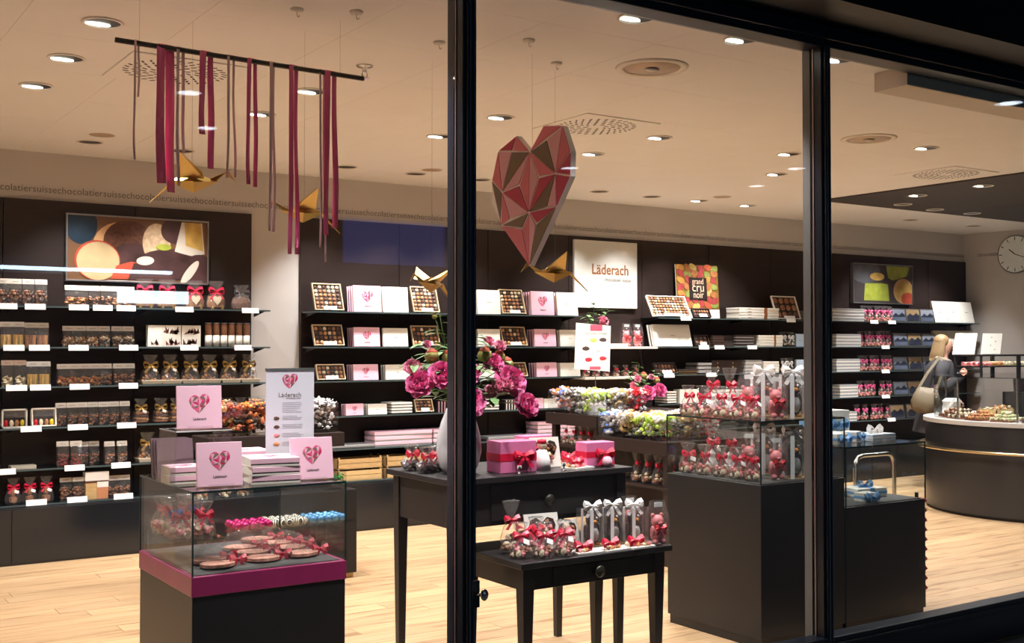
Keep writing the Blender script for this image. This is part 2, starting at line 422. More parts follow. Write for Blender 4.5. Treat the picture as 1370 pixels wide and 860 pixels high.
for k, L in DL.items():
    for x, y in L:
        z = 2.985 if x > 8.78 and y < 7.62 else 3.0
        fx = (K_dark if k in ('wall', 'counter_back') and x not in (7.83, 8.52) else K_lit).put((x, y, z), 0, *(LAB[k] if x not in (7.83, 8.52) else ('round white glowing downlight above the cocoa pod poster shelves', 'glowing downlights above the poster shelves')))
        if k == 'wall': spot(x, y, z-.03, x+.05, 8.72, 1.0, SPOT_W*1.9, 84, .9)
        elif k.startswith('window'): spot(x, y, z-.03, x+.05, y+.25, 0, SPOT_W*1.3, 78, .8)
        elif k == 'counter_back': spot(x, y, z-.03, x+.1, y+.5, 0, SPOT_W*1.9, 84, .9)
        else: spot(x, y, z-.03, x, y, 0, SPOT_W*(1.9 if k.startswith('counter') else 1.45), 135, .8)
        if k.endswith('offscreen'): fx.name = 'downlight_offscreen'; BEAMS[-1].name = 'downlight_beam_offscreen'; BEAMS[-1].data.name = 'downlight_beam_offscreen'
for x, y in ((1.98,8.01),(4.63,8.10),(7.81,8.0)):
    t = thing('blank_cover', 'flat beige blank disc covering a ceiling opening', 'cover', (x, y, 3.0), group='blank ceiling covers')
    MB().lathe([(0,0),(.085,0),(.083,-.004),(0,-.004)], 24).build('disc', mat('blank', (176,154,132), .7), t)
    MB().lathe([(.085,0),(.092,0),(.09,-.005),(.085,-.005),(.085,0)], 24).build('rim', M_ceil, t)
for x, y in ((3.875,4.48),(6.467,5.18)):
    t = thing('ceiling_speaker', 'large round recessed ceiling speaker with pale ring', 'speaker', (x, y, 3.0), group='round ceiling speakers')
    MB().lathe([(.148,0),(.19,0),(.186,-.008),(.16,-.012),(.148,-.006),(.148,0)], 40).build('ring', M_white, t, True)
    MB().lathe([(0,-.002),(.149,-.002),(.149,-.004),(0,-.0085)], 40).build('grille', mat('grille', (196,176,156), .5, metal=.3, var=.1, vscale=12), t, True)
    MB().lathe([(.02,-.008),(.04,-.014),(.0,-.02)], 16).build('cone_cap', M_white, t, True)
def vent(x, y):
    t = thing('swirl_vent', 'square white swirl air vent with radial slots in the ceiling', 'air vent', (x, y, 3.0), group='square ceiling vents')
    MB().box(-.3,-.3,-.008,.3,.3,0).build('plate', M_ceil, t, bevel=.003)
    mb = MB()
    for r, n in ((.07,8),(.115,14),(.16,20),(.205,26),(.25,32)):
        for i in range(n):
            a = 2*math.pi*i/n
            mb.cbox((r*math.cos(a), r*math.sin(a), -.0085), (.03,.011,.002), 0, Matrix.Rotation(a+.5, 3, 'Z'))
    mb.build('swirl_blades', mat('black_blade', (24,24,24), .5), t, stuff=True)  # dark pieces laid on the plate stand in for shade in the open slots
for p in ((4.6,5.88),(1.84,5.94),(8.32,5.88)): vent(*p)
for x, y in ((1.933,4.55),(2.161,4.44),(2.709,4.67),(3.042,4.40),(3.407,4.68)):
    t = thing('ceiling_hook', 'small round white ceiling hook button near the window', 'hook', (x, y, 3.0), group='white ceiling hooks')
    MB().lathe([(0,0),(.028,0),(.03,-.004),(.026,-.012),(0,-.014)], 20).build('button', M_white, t, True)
    MB().tube([(0,0,-.013),(0,0,-.026),(.006,0,-.034),(.012,0,-.03),(.012,0,-.024)], .0018, 6).build('hook', M_steel, t, True)
t = thing('sprinkler', 'small chrome fire sprinkler head hanging from the ceiling', 'sprinkler', (2.62, 5.284, 3.0))
MB().lathe([(0,0),(.045,0),(.042,-.006),(.012,-.01),(.012,-.03),(0,-.03)], 18).build('rosette', M_steel, t, True)
for s in (-1, 1): MB().tube([(.008*s,0,-.028),(.016*s,0,-.045),(.006*s,0,-.066)], .003, 6).build('frame_arm', M_steel, t)
MB().lathe([(0,-.064),(.024,-.064),(.024,-.067),(0,-.068)], 14).build('deflector', M_steel, t)
# ---- clock on the right wall
t = thing('wall_clock', 'round pale wall clock with dark hour marks on white wall', 'clock', (X1-.002, 8.257, 2.696), R(-90))
MB().prism([(.24*math.cos(2*math.pi*i/40), .24*math.sin(2*math.pi*i/40)) for i in range(40)], -.03, 0).build('case', M_alu, t)
MB().prism([(.225*math.cos(2*math.pi*i/40), .225*math.sin(2*math.pi*i/40)) for i in range(40)], -.033, -.03).build('dial', mat('dial', (226,232,230), .5), t)
for i in range(12):
    a = 2*math.pi*i/12
    MB().cbox((.195*math.sin(a), -.0345, .195*math.cos(a)), (.009,.002,.04), 0, Matrix.Rotation(a, 3, 'Y')).build('hour_mark', M_inkd, t)
for a, l, wd in ((R(-50), .1, .012), (R(110), .15, .008)):
    MB().cbox((l/2*math.sin(a), -.037, l/2*math.cos(a)), (wd,.002,l), 0, Matrix.Rotation(a, 3, 'Y')).build('hand', M_inkd, t)
# ================================================================ WALL SHELVING
SH = [1.84, 1.545, 1.26, .965, .69, .42]          # shelf top heights
ROW = ['top', 'second', 'third', 'fourth', 'fifth', 'lowest']
YF = 8.68                                          # front edge of the shelves
def shelf(x0, x1, z, unit, row, labels=(), m=None, front=YF):
    t = thing('wall_shelf', '%s dark glass shelf %s' % (ROW[row], unit), 'shelf', ((x0+x1)/2, 8.83, z))
    h = (x1-x0)/2
    MB().box(-h, front-8.83, -.012, h, .128, 0).build('shelf_board', m or G_dshelf, t)
    MB().box(-h, front-8.83-.002, -.012, h, front-8.83, 0).build('front_edge', M_edge, t)
    n = max(2, int((x1-x0)/.94)+1)
    for k in range(n if row < 5 else 0):
        x = -h+.03+(2*h-.06)*k/(n-1)
        MB().prism([(.13,-.012),(.13,-.05),(-.1,-.012)], x-.004, x+.004, 'x').build('bracket', M_black, t)
    for x in labels:
        o = MB().box(-.07, -.003, -.028, .07, 0, .014).build('price_card', M_tagw, t)
        o.location = (x-(x0+x1)/2, front-8.83-.0035, .018*(row == 5)); o.rotation_euler = (R(-12), 0, 0)
    return t
G_dshelf = mat('smoked_shelf', (22,26,28), .12, spec=.6)
M_edge = mat('shelf_edge', (70,84,84), .3)
UL, UC, UR, UF = 'under the praline picture', 'behind the peonies and gold birds', 'under the cocoa pod poster', 'under the lime green picture'
LBL = [[1.5,1.69,1.99,2.16,2.33,2.77,3.3],[1.55,1.72,1.99,2.35,2.81,3.24],[1.57,1.73,2.0,2.35],[1.67,1.99,2.34],[1.5,1.97,2.3],[1.71,1.99,2.32]]
for k in range(6): shelf(.6, 3.47 if k < 4 else 3.42, SH[k]-.02*(k == 4), UL, k, LBL[k])
CL = [[4.05,4.98,5.92],[4.05,4.98,5.92],[4.06,5.92],[4.95],[4.27,5.9],[4.28]]
for k in range(6): shelf(3.86, 6.62, SH[k], UC, k, [])
for k in range(6): shelf(7.58, 10.16, SH[k], UR, k, [[7.95,9.5],[8.2,8.42,8.9],[7.72,8.3,8.95],[],[],[]][k])
for k in range(6): shelf(10.17, 12.95, SH[k], UF, k, [[10.9,11.22],[11.1],[11.1],[11.1],[11.2],[]][k])
# plinth cabinets below
for x0, x1, lb in ((.6,3.42,'glossy black plinth cabinet under the bagged chocolate shelves'), (3.86,7.56,'glossy black plinth cabinet below the wooden crate shelf'), (7.58,12.95,'black plinth cabinet running along the wall past the curved counter')):
    t = thing('plinth_cabinet', lb, 'cabinet', ((x0+x1)/2, 8.81, 0)); h = (x1-x0)/2
    MB().box(-h, -.16, 0, h, .15, .405).build('cabinet_body', M_gloss, t, bevel=.003)
    n = int((x1-x0)/.93)
    for k in range(n): MB().box(-h+2*h*k/n+.003, -.172, .02, -h+2*h*(k+1)/n-.003, -.161, .395).build('cabinet_front', M_gloss, t, bevel=.002)

# ================================================================ PRODUCTS FOR THE SHELVES
def pile(mb, n, w, d, h, r, mats=(0,), flat=1.):
    for i in range(n):
        mb.blob((random.uniform(-w,w)/2, random.uniform(-d,d)/2, r*.6+random.random()*h), (r*random.uniform(.8,1.2), r*random.uniform(.8,1.2), r*flat), random.choice(mats), .25)
    return mb
def header_bag(mats, style='pieces', w=.079, d=.055, h=.17, head=None, fill=.5):
    def f():
        t = thing('header_bag', 'bag', 'bag')
        MB().add([(-w/2,-d/2,0),(w/2,-d/2,0),(w/2,d/2,0),(-w/2,d/2,0),(-w/2,-d/2,h*.55),(w/2,-d/2,h*.55),(w/2,d/2,h*.55),(-w/2,d/2,h*.55),(-w*.48,-.003,h),(w*.48,-.003,h),(w*.48,.003,h),(-w*.48,.003,h)],
                 [(0,1,5,4),(1,2,6,5),(2,3,7,6),(3,0,4,7),(4,5,9,8),(5,6,10,9),(6,7,11,10),(7,4,8,11),(3,2,1,0)]).build('pouch', G_film, t)
        mb = MB()
        if style == 'pieces': pile(mb, 34, w*.84, d*.8, h*fill, .0135, range(len(mats)), .6)
        elif style == 'sticks':
            for i in range(22): mb.cbox((random.uniform(-.42,.42)*w, random.uniform(-.35,.35)*d, h*.25), (.008,.008,h*.46+random.random()*.01), i % len(mats), Matrix.Rotation(random.uniform(-.06,.06), 3, 'Y'))
        elif style == 'coins':
            for i in range(16): mb.blob((random.uniform(-.35,.35)*w, random.uniform(-.4,.2)*d, .012+random.random()*h*.36), (.02,.02,.006), i % len(mats), 0, True, 10, 4)
        mb.build('chocolates', mats, t, stuff=True)
        MB().hexa([(-w/2-.002,-.012,h-.032),(w/2+.002,-.012,h-.032),(w/2+.002,.012,h-.032),(-w/2-.002,.012,h-.032),(-w/2-.002,-.003,h+.004),(w/2+.002,-.003,h+.004),(w/2+.002,.003,h+.004),(-w/2-.002,.003,h+.004)]).build('header_card', head or M_head, t)
        lettering('L\u00e4derach', .012, M_ink, t, (0,-.0095,h-.014), R(75))
        return t
    return Kind(f)
def cello_bag(mats, bowm, r=.06, h=.2, tray=None, tagc=True, n=24, pr=.018, body=None):
    """cellophane bag gathered by a bow, chocolates inside"""
    def f():
        t = thing('cellophane_bag', 'bag', 'bag')
        z0 = .0
        if tray is not None:
            MB().frustum(0,0,0,r*1.9,r*1.5,.03,r*2.15,r*1.7).build('card_tray', tray, t, bevel=.002); z0 = .012
        wob = lambda k, i: (.0 if k < 3 else .16)*math.sin(i*3.1+k)+(.05 if k else 0)*math.sin(i*5)
        MB().lathe([(r*.75,z0),(r,z0+.015),(r*.98,h*.3),(r*.7,h*.5),(r*.18,h*.66),(r*.5,h*.84),(r*.75,h)], 16, wob=wob, sy=.8).build('cellophane', G_cello, t)
        mb = MB()
        if body: body(mb, r, h, z0)
        else:
            for i in range(n):
                a = random.uniform(0, 6.28); q = r*.78*math.sqrt(random.random()); zz = z0+.012+random.random()*h*.36*(1-q/r*.7)
                mb.blob((q*math.cos(a), q*math.sin(a)*.78, zz), (pr*random.uniform(.7,1.1), pr*random.uniform(.6,1), pr*.7), random.randrange(len(mats)), .2)
        mb.build('chocolates', mats, t, stuff=True)
        MB().bow((0,-r*.2,h*.64), r*.72, 0).build('bow', bowm, t)
        if tagc: MB().cbox((r*.3,-r*.62,h*.48), (.03,.002,.022), 0, Matrix.Rotation(.4, 3, 'Y') @ Matrix.Rotation(-.5, 3, 'X')).build('gift_tag', M_tagw, t)
        return t
    return Kind(f)
def row(kind, xs, z, label, group, y=8.77, dy=.012, rz=.06, sc=None, y2=None):
    for x in xs: kind.put((x, y+random.uniform(-dy, dy), z), random.uniform(-rz, rz), label, group, sc)
def G(s): return s

# --- left unit
Z = [z+.0005 for z in SH]; Z[4] -= .02
B_choc = header_bag([M_choc, M_dark, M_nuts], w=.079, h=.19, fill=.55)
row(B_choc, [1.49,1.575,1.66,1.745], Z[0], 'tall clear bag of chocolate chunks on top shelf left of praline picture', 'chocolate chunk bags, top shelf')
B_alm = header_bag([M_almond, M_choc], h=.155, fill=.4)
row(B_alm, [1.95,2.035], Z[0], 'clear bag of coated almonds on top shelf under praline picture', 'almond bags, top shelf')
B_drk = header_bag([M_dark, M_choc], h=.155, fill=.45)
row(B_drk, [2.12,2.205], Z[0], 'clear bag of dark chocolate pieces on top shelf under praline picture', 'dark chocolate bags, top shelf')
row(B_alm, [2.29,2.375], Z[0], 'clear bag of caramel almonds beside the red bow domes', 'caramel almond bags, top shelf')
def dome(mb, r, h, z0):
    mb.lathe([(r*.86,z0+.02),(r*.9,z0+.05),(r*.75,h*.46),(0,h*.53)], 14, sy=.45)
    mb.prism([(x*r*.055, z0+.012+r*.75+zz*r*.055) for x, zz in ((0,-9),(6,-2),(8,3),(6,7),(3,7),(0,4),(-3,7),(-6,7),(-8,3),(-6,-2))], -r*.46, -r*.40, 'y', 1)
    for s in (-1,1): mb.box(s*r*.5-.008,-r*.55,z0,s*r*.5+.008,-r*.35,.035,2)
K_dome = cello_bag([M_nuts, M_whitec, M_goldrb], M_red, .082, .225, None, False, body=dome)
row(K_dome, [2.5,2.67,2.89,3.06], Z[0], 'cellophane wrapped chocolate heart dome with red bow on top shelf', 'red bow domes on the top shelf', 8.8, 0, .05)
def dome2(mb, r, h, z0):
    mb.lathe([(r*.86,z0+.01),(r*.95,z0+.05),(r*.8,h*.46),(0,h*.56)], 16, sy=.5)
K_dome2 = cello_bag([mat('marbled_chocolate', (120,84,66), .5, var=.6, vscale=90)], G_cello, .085, .2, None, False, body=dome2)
K_dome2.put((3.27, 8.8, Z[0]), 0, 'cellophane wrapped marbled brown chocolate dome without bow', 'marbled dome')
B_str = header_bag([M_straw], 'sticks', h=.175, head=M_headw); B_str2 = header_bag([M_almond, M_choc], 'sticks', h=.17)
row(B_str, [1.51,1.59], Z[1], 'clear bag of pale yellow sticks on second shelf', 'yellow stick bags, second shelf', 8.75, .002, .02)
row(B_str2, [1.675,1.755], Z[1], 'clear bag of brown nut sticks on second shelf', 'brown stick bags, second shelf', 8.75, .002, .02)
B_nut = header_bag([M_almond, M_choc, M_whitec], h=.15, fill=.4)
row(B_nut, [1.94,2.02,2.105], Z[1], 'clear bag of nut clusters on second shelf beneath almond bags', 'nut cluster bags, second shelf')
B_mix = header_bag([M_nuts, M_dark, M_whitec], h=.15, fill=.45)
row(B_mix, [2.19,2.29,2.37], Z[1], 'clear bag of mixed chocolate nuts on second shelf beside white boxes', 'mixed nut bags, second shelf')
B_coin = header_bag([M_whitec], 'coins', h=.185, head=mat('header_rose', (206,180,160), .6))
row(B_coin, [1.52,1.605], Z[2], 'clear bag of round cream coins on third shelf', 'cream coin bags, third shelf', 8.75, .002, .02)
row(B_str, [1.69,1.77], Z[2], 'clear bag of golden sticks on third shelf beside cream coins', 'golden stick bags, third shelf', 8.75, .002, .02)
B_or = header_bag([M_almond, mat('orange_peel', (190,100,48), .5), M_choc], h=.155, fill=.35)
row(B_or, [1.9,1.98,2.06,2.135], Z[2], 'clear bag of orange brown truffles on third shelf', 'orange truffle bags, third shelf')
row(B_drk, [2.21,2.3,2.38], Z[2], 'clear bag of dark pieces on third shelf by the gold bow bags', 'dark bags, third shelf')
B_dk2 = header_bag([M_dark, M_choc], w=.07, h=.165, fill=.45)
row(B_dk2, [1.89,1.965,2.04,2.115,2.19,2.27,2.35], Z[3], 'clear bag of dark chocolate clusters on fourth shelf', 'dark cluster bags, fourth shelf')
B_rd = header_bag([M_dark, mat('raspberry_bits', (140,44,40), .5)], w=.08, h=.18, fill=.45)
row(B_rd, [1.9,1.99], Z[4], 'clear bag of dark chocolate with red bits on fifth shelf', 'red speckled bags, fifth shelf', 8.74)
row(B_dk2, [2.06,2.14], Z[4], 'clear bag of black chocolate pieces standing back on fifth shelf', 'set back bags, fifth shelf', 8.83)
row(B_dk2, [2.23,2.32], Z[4], 'clear bag of dark chocolate pieces at front of fifth shelf', 'front bags, fifth shelf', 8.74)
row(B_choc, [1.93,2.015], Z[5], 'clear bag of chocolate chips on lowest shelf beside kraft box', 'chip bags, lowest shelf', sc=(1,1,.85))
row(B_drk, [2.27,2.35], Z[5], 'clear bag of dark chips on lowest shelf right of kraft box', 'dark chip bags, lowest shelf')
def figure(mb, r, h, z0):
    mb.blob((0,0,z0+.03), (r*.6,r*.45,.035), 0, .1, False); mb.blob((0,0,z0+.085), (r*.42,r*.4,.032), 1, .1, False)
K_fig = cello_bag([M_choc, M_nuts], M_red, .055, .19, None, True, body=figure)
row(K_fig, [1.57,1.68,1.79], Z[5], 'clear bag with chocolate figure and small red bow on lowest shelf', 'figure bags, lowest shelf', 8.75)
# white and photo boxes, tubes on the second shelf
def carton(w, d, h, m, label, cat, loc, group=None, printm=None, txt=None, rz=0.):
    t = thing('carton', label, cat, loc, rz, group)
    MB().box(-w/2,-d/2,0,w/2,d/2,h).build('box_body', m, t, bevel=.0015)
    if printm: printm(t, w, d, h)
    if txt: lettering(txt, h*.1, M_ink, t, (0,-d/2-.0006,h*.5))
    return t
def shards(t, w, d, h):
    for zz in ((0,.5) if w > .11 else (0,)):
        mb = MB()
        for i in range(14 if w > .11 else 5):
            x = random.uniform(-.36,.36)*w*(1 if w > .11 else .5); z = (zz+.06)*h+random.random()*h*.12
            l = h*random.uniform(.12,.3)
            mb.add([(x-.012,-d/2-.0008,z),(x+.012,-d/2-.0008,z+.004),(x+random.uniform(-.02,.02),-d/2-.0008,z+l)], [(0,1,2)], i % 2)
        mb.build('shard_print', [M_dark, mat('print_brick', (122,56,44), .6)], t)
carton(.105,.06,.165, M_cream, 'narrow white carton with small shard print on second shelf', 'box', (2.56,8.75,Z[1]), None, shards)
for k, x in enumerate((2.685, 2.84)):
    carton(.148,.06,.165, M_cream2, 'white carton printed with chocolate shards beside the brown tubes', 'box', (x,8.75,Z[1]), 'shard print cartons', shards)
def tube_():
    t = thing('chocolate_tube', 'clear topped tube of brown chocolate with pale sleeve on second shelf', 'tube', group='tubes on the second shelf')
    MB().lathe([(0,0),(.028,0),(.028,.09),(0,.09)], 14).build('sleeve', M_cream2, t, True)
    MB().lathe([(0,.09),(.027,.09),(.027,.178),(0,.18)], 14).build('chocolate_core', M_choc, t, True)
    MB().lathe([(.0285,.09),(.0285,.186)], 14).build('clear_wall', G_film, t, True)
    MB().lathe([(0,.182),(.029,.182),(.029,.19),(0,.19)], 14).build('lid', M_alu, t, True)
    return t
K_tube = Kind(tube_)
for i in range(6): K_tube.put((2.985+.062*i, 8.75, Z[1]))
K_gold = cello_bag([M_almond, M_dark, M_choc], M_goldrb, .075, .225, mat('beige_tray', (212,196,170), .6))
row(K_gold, [2.54,2.69,2.85,3.0,3.16,3.32], Z[2], 'cellophane bag with gold bow in beige tray on third shelf', 'gold bow bags, third shelf', 8.77, 0, .05)
def bark(mb, r, h, z0):
    for i in range(4): mb.cbox((random.uniform(-.006,.006),0,z0+.014+i*.021), (r*1.5,r*1.1,.014), i % 3, Matrix.Rotation(random.uniform(-.08,.08), 3, 'Y'))
K_bark = cello_bag([M_choc, M_almond, M_dark], M_goldrb, .062, .185, None, True, body=bark)
row(K_bark, [2.47,2.62,2.74,2.9], Z[3], 'cellophane pack of stacked chocolate bark on fourth shelf', 'bark packs, fourth shelf', 8.77, 0, .05)
row(K_bark, [3.03,3.15,3.26,3.37], Z[3], 'cellophane pack of chocolate bark beside the white wall gap', 'bark packs by the wall gap', 8.78, 0, .05, sc=.95)
K_gold.put((2.52, 8.77, Z[4]), 0, 'single cellophane bag in beige tray on fifth shelf', 'single tray bag')
def clearbox(t, w, d, h):
    pass
for k, (x, y) in enumerate(((1.57,8.76),(1.765,8.73))):
    t = thing('window_box', ('pale framed window box of sweets lying on fourth shelf', 'tilted white framed window box of colourful sweets')[k], 'box', (x, y, Z[3]), 0, 'window boxes', R(-12*k))
    w, h = .17, .135
    for a in ((-w/2,0,w/2,.01),(-w/2,h-.01,w/2,h),(-w/2,0,-w/2+.01,h),(w/2-.01,0,w/2,h)): MB().box(a[0],-.03,a[1],a[2],.03,a[3]).build('frame_side', M_cream2, t)
    MB().box(-w/2,.025,0,w/2,.03,h).build('back', M_darkbx, t)
    MB().box(-w/2+.01,-.03,h*.55,w/2-.01,-.024,h-.01).build('window_film', G_film, t)
    mb = MB()
    for i, c in enumerate((0,1,2,3)): mb.blob((-.055+.036*i,-.015,.034), (.015,.012,.024), c, .1, False, 10, 6)
    mb.build('sweets', [M_redch, M_whitec, M_nuts, mat('yellow_sweet', (226,190,40), .4)], t)
carton(.17,.1,.025, mat('tin_tray',(190,180,160),.5), 'shallow pale tray on the fifth shelf above figure bags', 'tray', (1.63,8.76,Z[4]))
t = thing('kraft_box', 'kraft gift box with white header and window on lowest shelf', 'box', (2.14,8.75,Z[5]))
MB().box(-.08,-.03,0,.0,.04,.135).build('kraft_side', M_kraft, t); MB().box(0,-.035,0,.08,.04,.12).build('pack', mat('peach_pack',(206,140,100),.5), t)
MB().box(-.085,-.034,.135,.085,.04,.2).build('header', M_headw, t); MB().box(-.082,-.032,.118,.082,.038,.136).build('window_strip', M_dark, t); MB().box(0,-.038,.085,.08,-.034,.125).build('label_card', M_tagw, t)

# --- centre unit: open praline boxes, pink heart boxes, white boxes
HP = dict(A=(205,75),B=(278,172),C=(362,28),D=(478,40),E=(525,195),F=(522,340),G=(440,510),H=(275,825),I=(118,570),J=(62,435),K=(62,315),L=(100,152),
          M=(123,385),N=(435,315),O=(273,520),Q=(180,160),R=(220,355),S=(335,325),T=(383,110),U=(237,603),V=(318,590),W=(385,508),Y=(112,540),Z=(170,540))
HF = 'LAQ0 ABQ1 LQM2 QBM3 BRM2 BRO1 BOS2 BSN1 BTN3 BCDT1 TDN2 DEN1 EFN0 MRO0 NSO0 ONW3 NWG2 NFG0 KMY3 KYI0 LMK1 MZI1 MZO2 IOU3 OVG0 OUH1 OVH2 IUH1 VGH3'.split()
HOUT = 'ABCDEFGHIJKL'
def hp(c, s):
    x, y = HP[c]; u = (x-278)/(216 if x < 278 else 247)
    return (u*.515*s, (427-y)/(1+.065*u)/797*s)
def heart_print(s, y=0., mats=None, name='heart_print'):
    """geometric heart logo, height s, centred, facing -y"""
    mb = MB()
    for f in HF:
        p = [hp(c, s) for c in f[:-1]]
        cx = sum(a for a, b in p)/len(p); cz = sum(b for a, b in p)/len(p)
        p = [(cx+(a-cx)*.9, cz+(b-cz)*.9) for a, b in p]
        ar = sum(p[i][0]*p[(i+1) % len(p)][1]-p[(i+1) % len(p)][0]*p[i][1] for i in range(len(p)))
        if ar > 0: p.reverse()
        mb.add([(a, y, b) for a, b in p], [tuple(range(len(p)-1,-1,-1))], int(f[-1]))
    return mb.mesh(name, mats or [HP_dark, HP_mid, HP_light, HP_brown])
HMESH = {}
def heart_on(t, s, loc, rx=0.):
    k = round(s, 4)
    if k not in HMESH: HMESH[k] = heart_print(s)
    return inst('heart_print', HMESH[k], t, loc, (rx,0,0))
def pinkbox(w, h, d=.028, m=None, edge=None, heart=True):
    def f():
        t = thing('gift_box', 'box', 'box')
        MB().box(-w/2,-d/2,0,w/2,d/2*.2,h).build('lid', m or M_pinkbx, t, bevel=.0015)
        MB().box(-w/2+.002,d/2*.2,.002,w/2-.002,d/2,h-.002).build('base', edge or M_cream2, t)
        if heart:
            heart_on(t, h*.46, (0,-d/2-.0008,h*.58)); lettering('L\u00e4derach', h*.085, M_inkd, t, (0,-d/2-.0008,h*.22))
        else: lettering('L\u00e4derach', h*.07, M_ink, t, (0,-d/2-.0008,h*.5))
        return t
    return Kind(f)
def spine(w, h, d=.02, m=None):
    def f():
        t = thing('gift_box', 'box', 'box')
        MB().box(-w/2,-d/2,0,w/2,-d*.1,h).build('lid', m or M_pinkbx, t); MB().box(-w/2+.001,-d*.1,.001,w/2-.001,d/2,h-.001).build('base', M_darkbx, t)
        return t
    return Kind(f)
def praline(w, h, nx, nz, frame=None, mats=None, lean=R(-18), tagc=True):
    def f():
        t = thing('praline_box', 'open box of pralines', 'praline box')
        d = .03; g = frame or mat('gilt_frame', (206,184,146), .4, metal=.15)
        MB().box(-w/2,0,0,w/2,d*.4,h).build('tray', M_darkbx, t)
        for a in ((-w/2,0,w/2,.008),(-w/2,h-.008,w/2,h),(-w/2,.008,-w/2+.008,h-.008),(w/2-.008,.008,w/2,h-.008)):
            MB().box(a[0],-d*.6,a[1],a[2],0,a[3]).build('rim', g, t)
        mb = MB(); mm = mats or [M_choc, M_dark, M_whitec, M_nuts, M_almond]
        sx, sz = (w-.024)/nx, (h-.024)/nz
        for i in range(nx):
            for j in range(nz):
                k = random.choices(range(len(mm)), [4,3,3,3,3][:len(mm)])[0]
                mb.blob((-w/2+.012+sx*(i+.5), -.004, .012+sz*(j+.5)), (sx*.4,.011,sz*.4), k, .05, False, 8, 5)
        mb.build('pralines', mm, t, stuff=True)
        MB().tube([(-w*.35,-.02,0),(-w*.35,.0,-.001),(-w*.35,.05,.0)], .003, 6).tube([(w*.35,-.02,0),(w*.35,.05,0)], .003, 6).build('stand', M_steel, t)
        if tagc: MB().box(-w*.22,-.028,-.002,w*.22,-.025,.03).build('price_card', M_tagw, t)
        return t
    return Kind(f)
def line_of(kfront, kback, x, z, n, lab, grp, y=8.73, dy=.032, rx=R(-6)):
    dy = .039
    kfront.put((x, y, z), 0, 'foremost ' + lab, grp + ', in front', None, rx)
    for i in range(1, n): kback.put((x, y+dy*i, z), 0, lab + ', behind the foremost', grp + ', behind', None, rx)
PK = [pinkbox(.262,.225), pinkbox(.245,.165), pinkbox(.235,.135), pinkbox(.165,.098)]
WK = [pinkbox(.245,.222, m=M_cream, heart=False), pinkbox(.24,.16, m=M_cream, heart=False), pinkbox(.235,.13, m=M_cream, heart=False), pinkbox(.18,.09, m=M_cream, heart=False)]
PS = [spine(.26,.22), spine(.243,.16), spine(.233,.13), spine(.163,.094)]
WS = [spine(.243,.22, m=M_cream), spine(.238,.157, m=M_cream), spine(.233,.127, m=M_cream), spine(.178,.088, m=M_cream)]
K_pr = [praline(.262,.24,6,6), praline(.27,.185,6,4), praline(.255,.135,6,3), praline(.18,.115,4,3)]
WH = ['large', 'medium', 'small', 'tiny']
LAYC = [dict(pr=[4.01,4.94,5.87], pink=[4.36,6.19], white=[4.63,5.59,6.48], pn=[4,5], wn=[2,2,2]),
        dict(pr=[4.01,4.94,5.88], pink=[4.355,6.22], white=[4.63,5.59,6.51], pn=[4,4], wn=[1,2,2]),
        dict(pr=[4.03,4.94,5.89], pink=[4.345,6.235], white=[4.65,5.59,6.51], pn=[4,4], wn=[3,2,2]),
        dict(pr=[4.92], pink=[4.24,6.11], white=[4.455,6.29], pn=[3,5], wn=[3,2])]
for k, L in enumerate(LAYC):
    z = Z[k] if k < 4 else SH[k]
    for i, x in enumerate(L['pr']):
        if k < 3 and i < 3: lb = ('%s open praline box on %s shelf ' % (WH[k], ROW[k])) + ('beside the white wall gap', 'behind the peonies', 'near the white sign')[i]
        else: lb = 'small open praline box on fourth shelf behind the vase'
        if i == 2: lb = '%s open praline box on %s shelf left of pink boxes near white sign' % (WH[k], ROW[k])
        K_pr[k].put((x, 8.735, z+.006), 0, lb, None, None, R(-20))
    for i, x in enumerate(L['pink']):
        line_of(PK[k], PS[k], x, z, L['pn'][i], '%s pink heart box on %s shelf %s' % (WH[k], ROW[k], ('near the white wall gap', 'near the white brand sign')[i]), '%s pink boxes %d' % (WH[k], i))
    for i, x in enumerate(L['white']):
        line_of(WK[k], WS[k], x, z, L['wn'][i], '%s white box on %s shelf %s' % (WH[k], ROW[k], (('left of the peonies', 'right behind the peonies', 'beside the white brand sign') if k < 3 else ('left of the peonies', 'beside the white brand sign'))[i]), '%s white boxes %d' % (WH[k], i))
def stack(x, y, z, n, w, d, h, mats, lab, grp, rz=0., gap=.001, txt=None, band=None, name='flat_box'):
    for i in range(n):
        t = thing(name, lab, 'box', (x+random.uniform(-.004,.004), y, z+i*(h+gap)), rz+random.uniform(-.02,.02), grp)
        MB().box(-w/2,-d/2,h*.35,w/2,d/2,h).build('lid', mats[0], t, bevel=.0015)
        MB().box(-w/2+.002,-d/2+.002,0,w/2-.002,d/2-.002,h*.35).build('base', mats[1], t)
        if band:
            MB().box(w*.12,-d/2-.001,0,w*.2,d/2+.001,h+.0008).build('band', band, t)
        if txt: lettering(txt, h*.5, M_ink, t, (-w*.25,-d/2-.0008,h*.6))
stack(4.68,8.8,Z[3],4,.2,.2,.024,[M_cream,M_darkbx],'white lidded dark tablet box stacked on fourth shelf left of peonies','tablet stack left of peonies')
stack(5.58,8.8,Z[3],4,.2,.2,.024,[M_cream,M_darkbx],'white lidded tablet box stacked on fourth shelf right of peonies','tablet stack right of peonies')
PKS = spine(.13,.09)
for i in range(4): PKS.put((5.1+.03*i, 8.8, Z[3]), R(60), 'little pink box standing edge on beside the vase', 'edge on pink boxes')
for i in range(5): WS[3].put((5.8+.03*i, 8.8, Z[3]), R(70), 'little white box standing edge on behind a peony', 'edge on white boxes')
SZ4 = SH[4]+.0005; SZ5 = SH[5]+.0005
stack(4.7,8.8,SZ4,3,.56,.2,.042,[M_pinkbx,M_silver],'long pink gift box stacked on fifth shelf left of vase','long pink box stack left of vase')
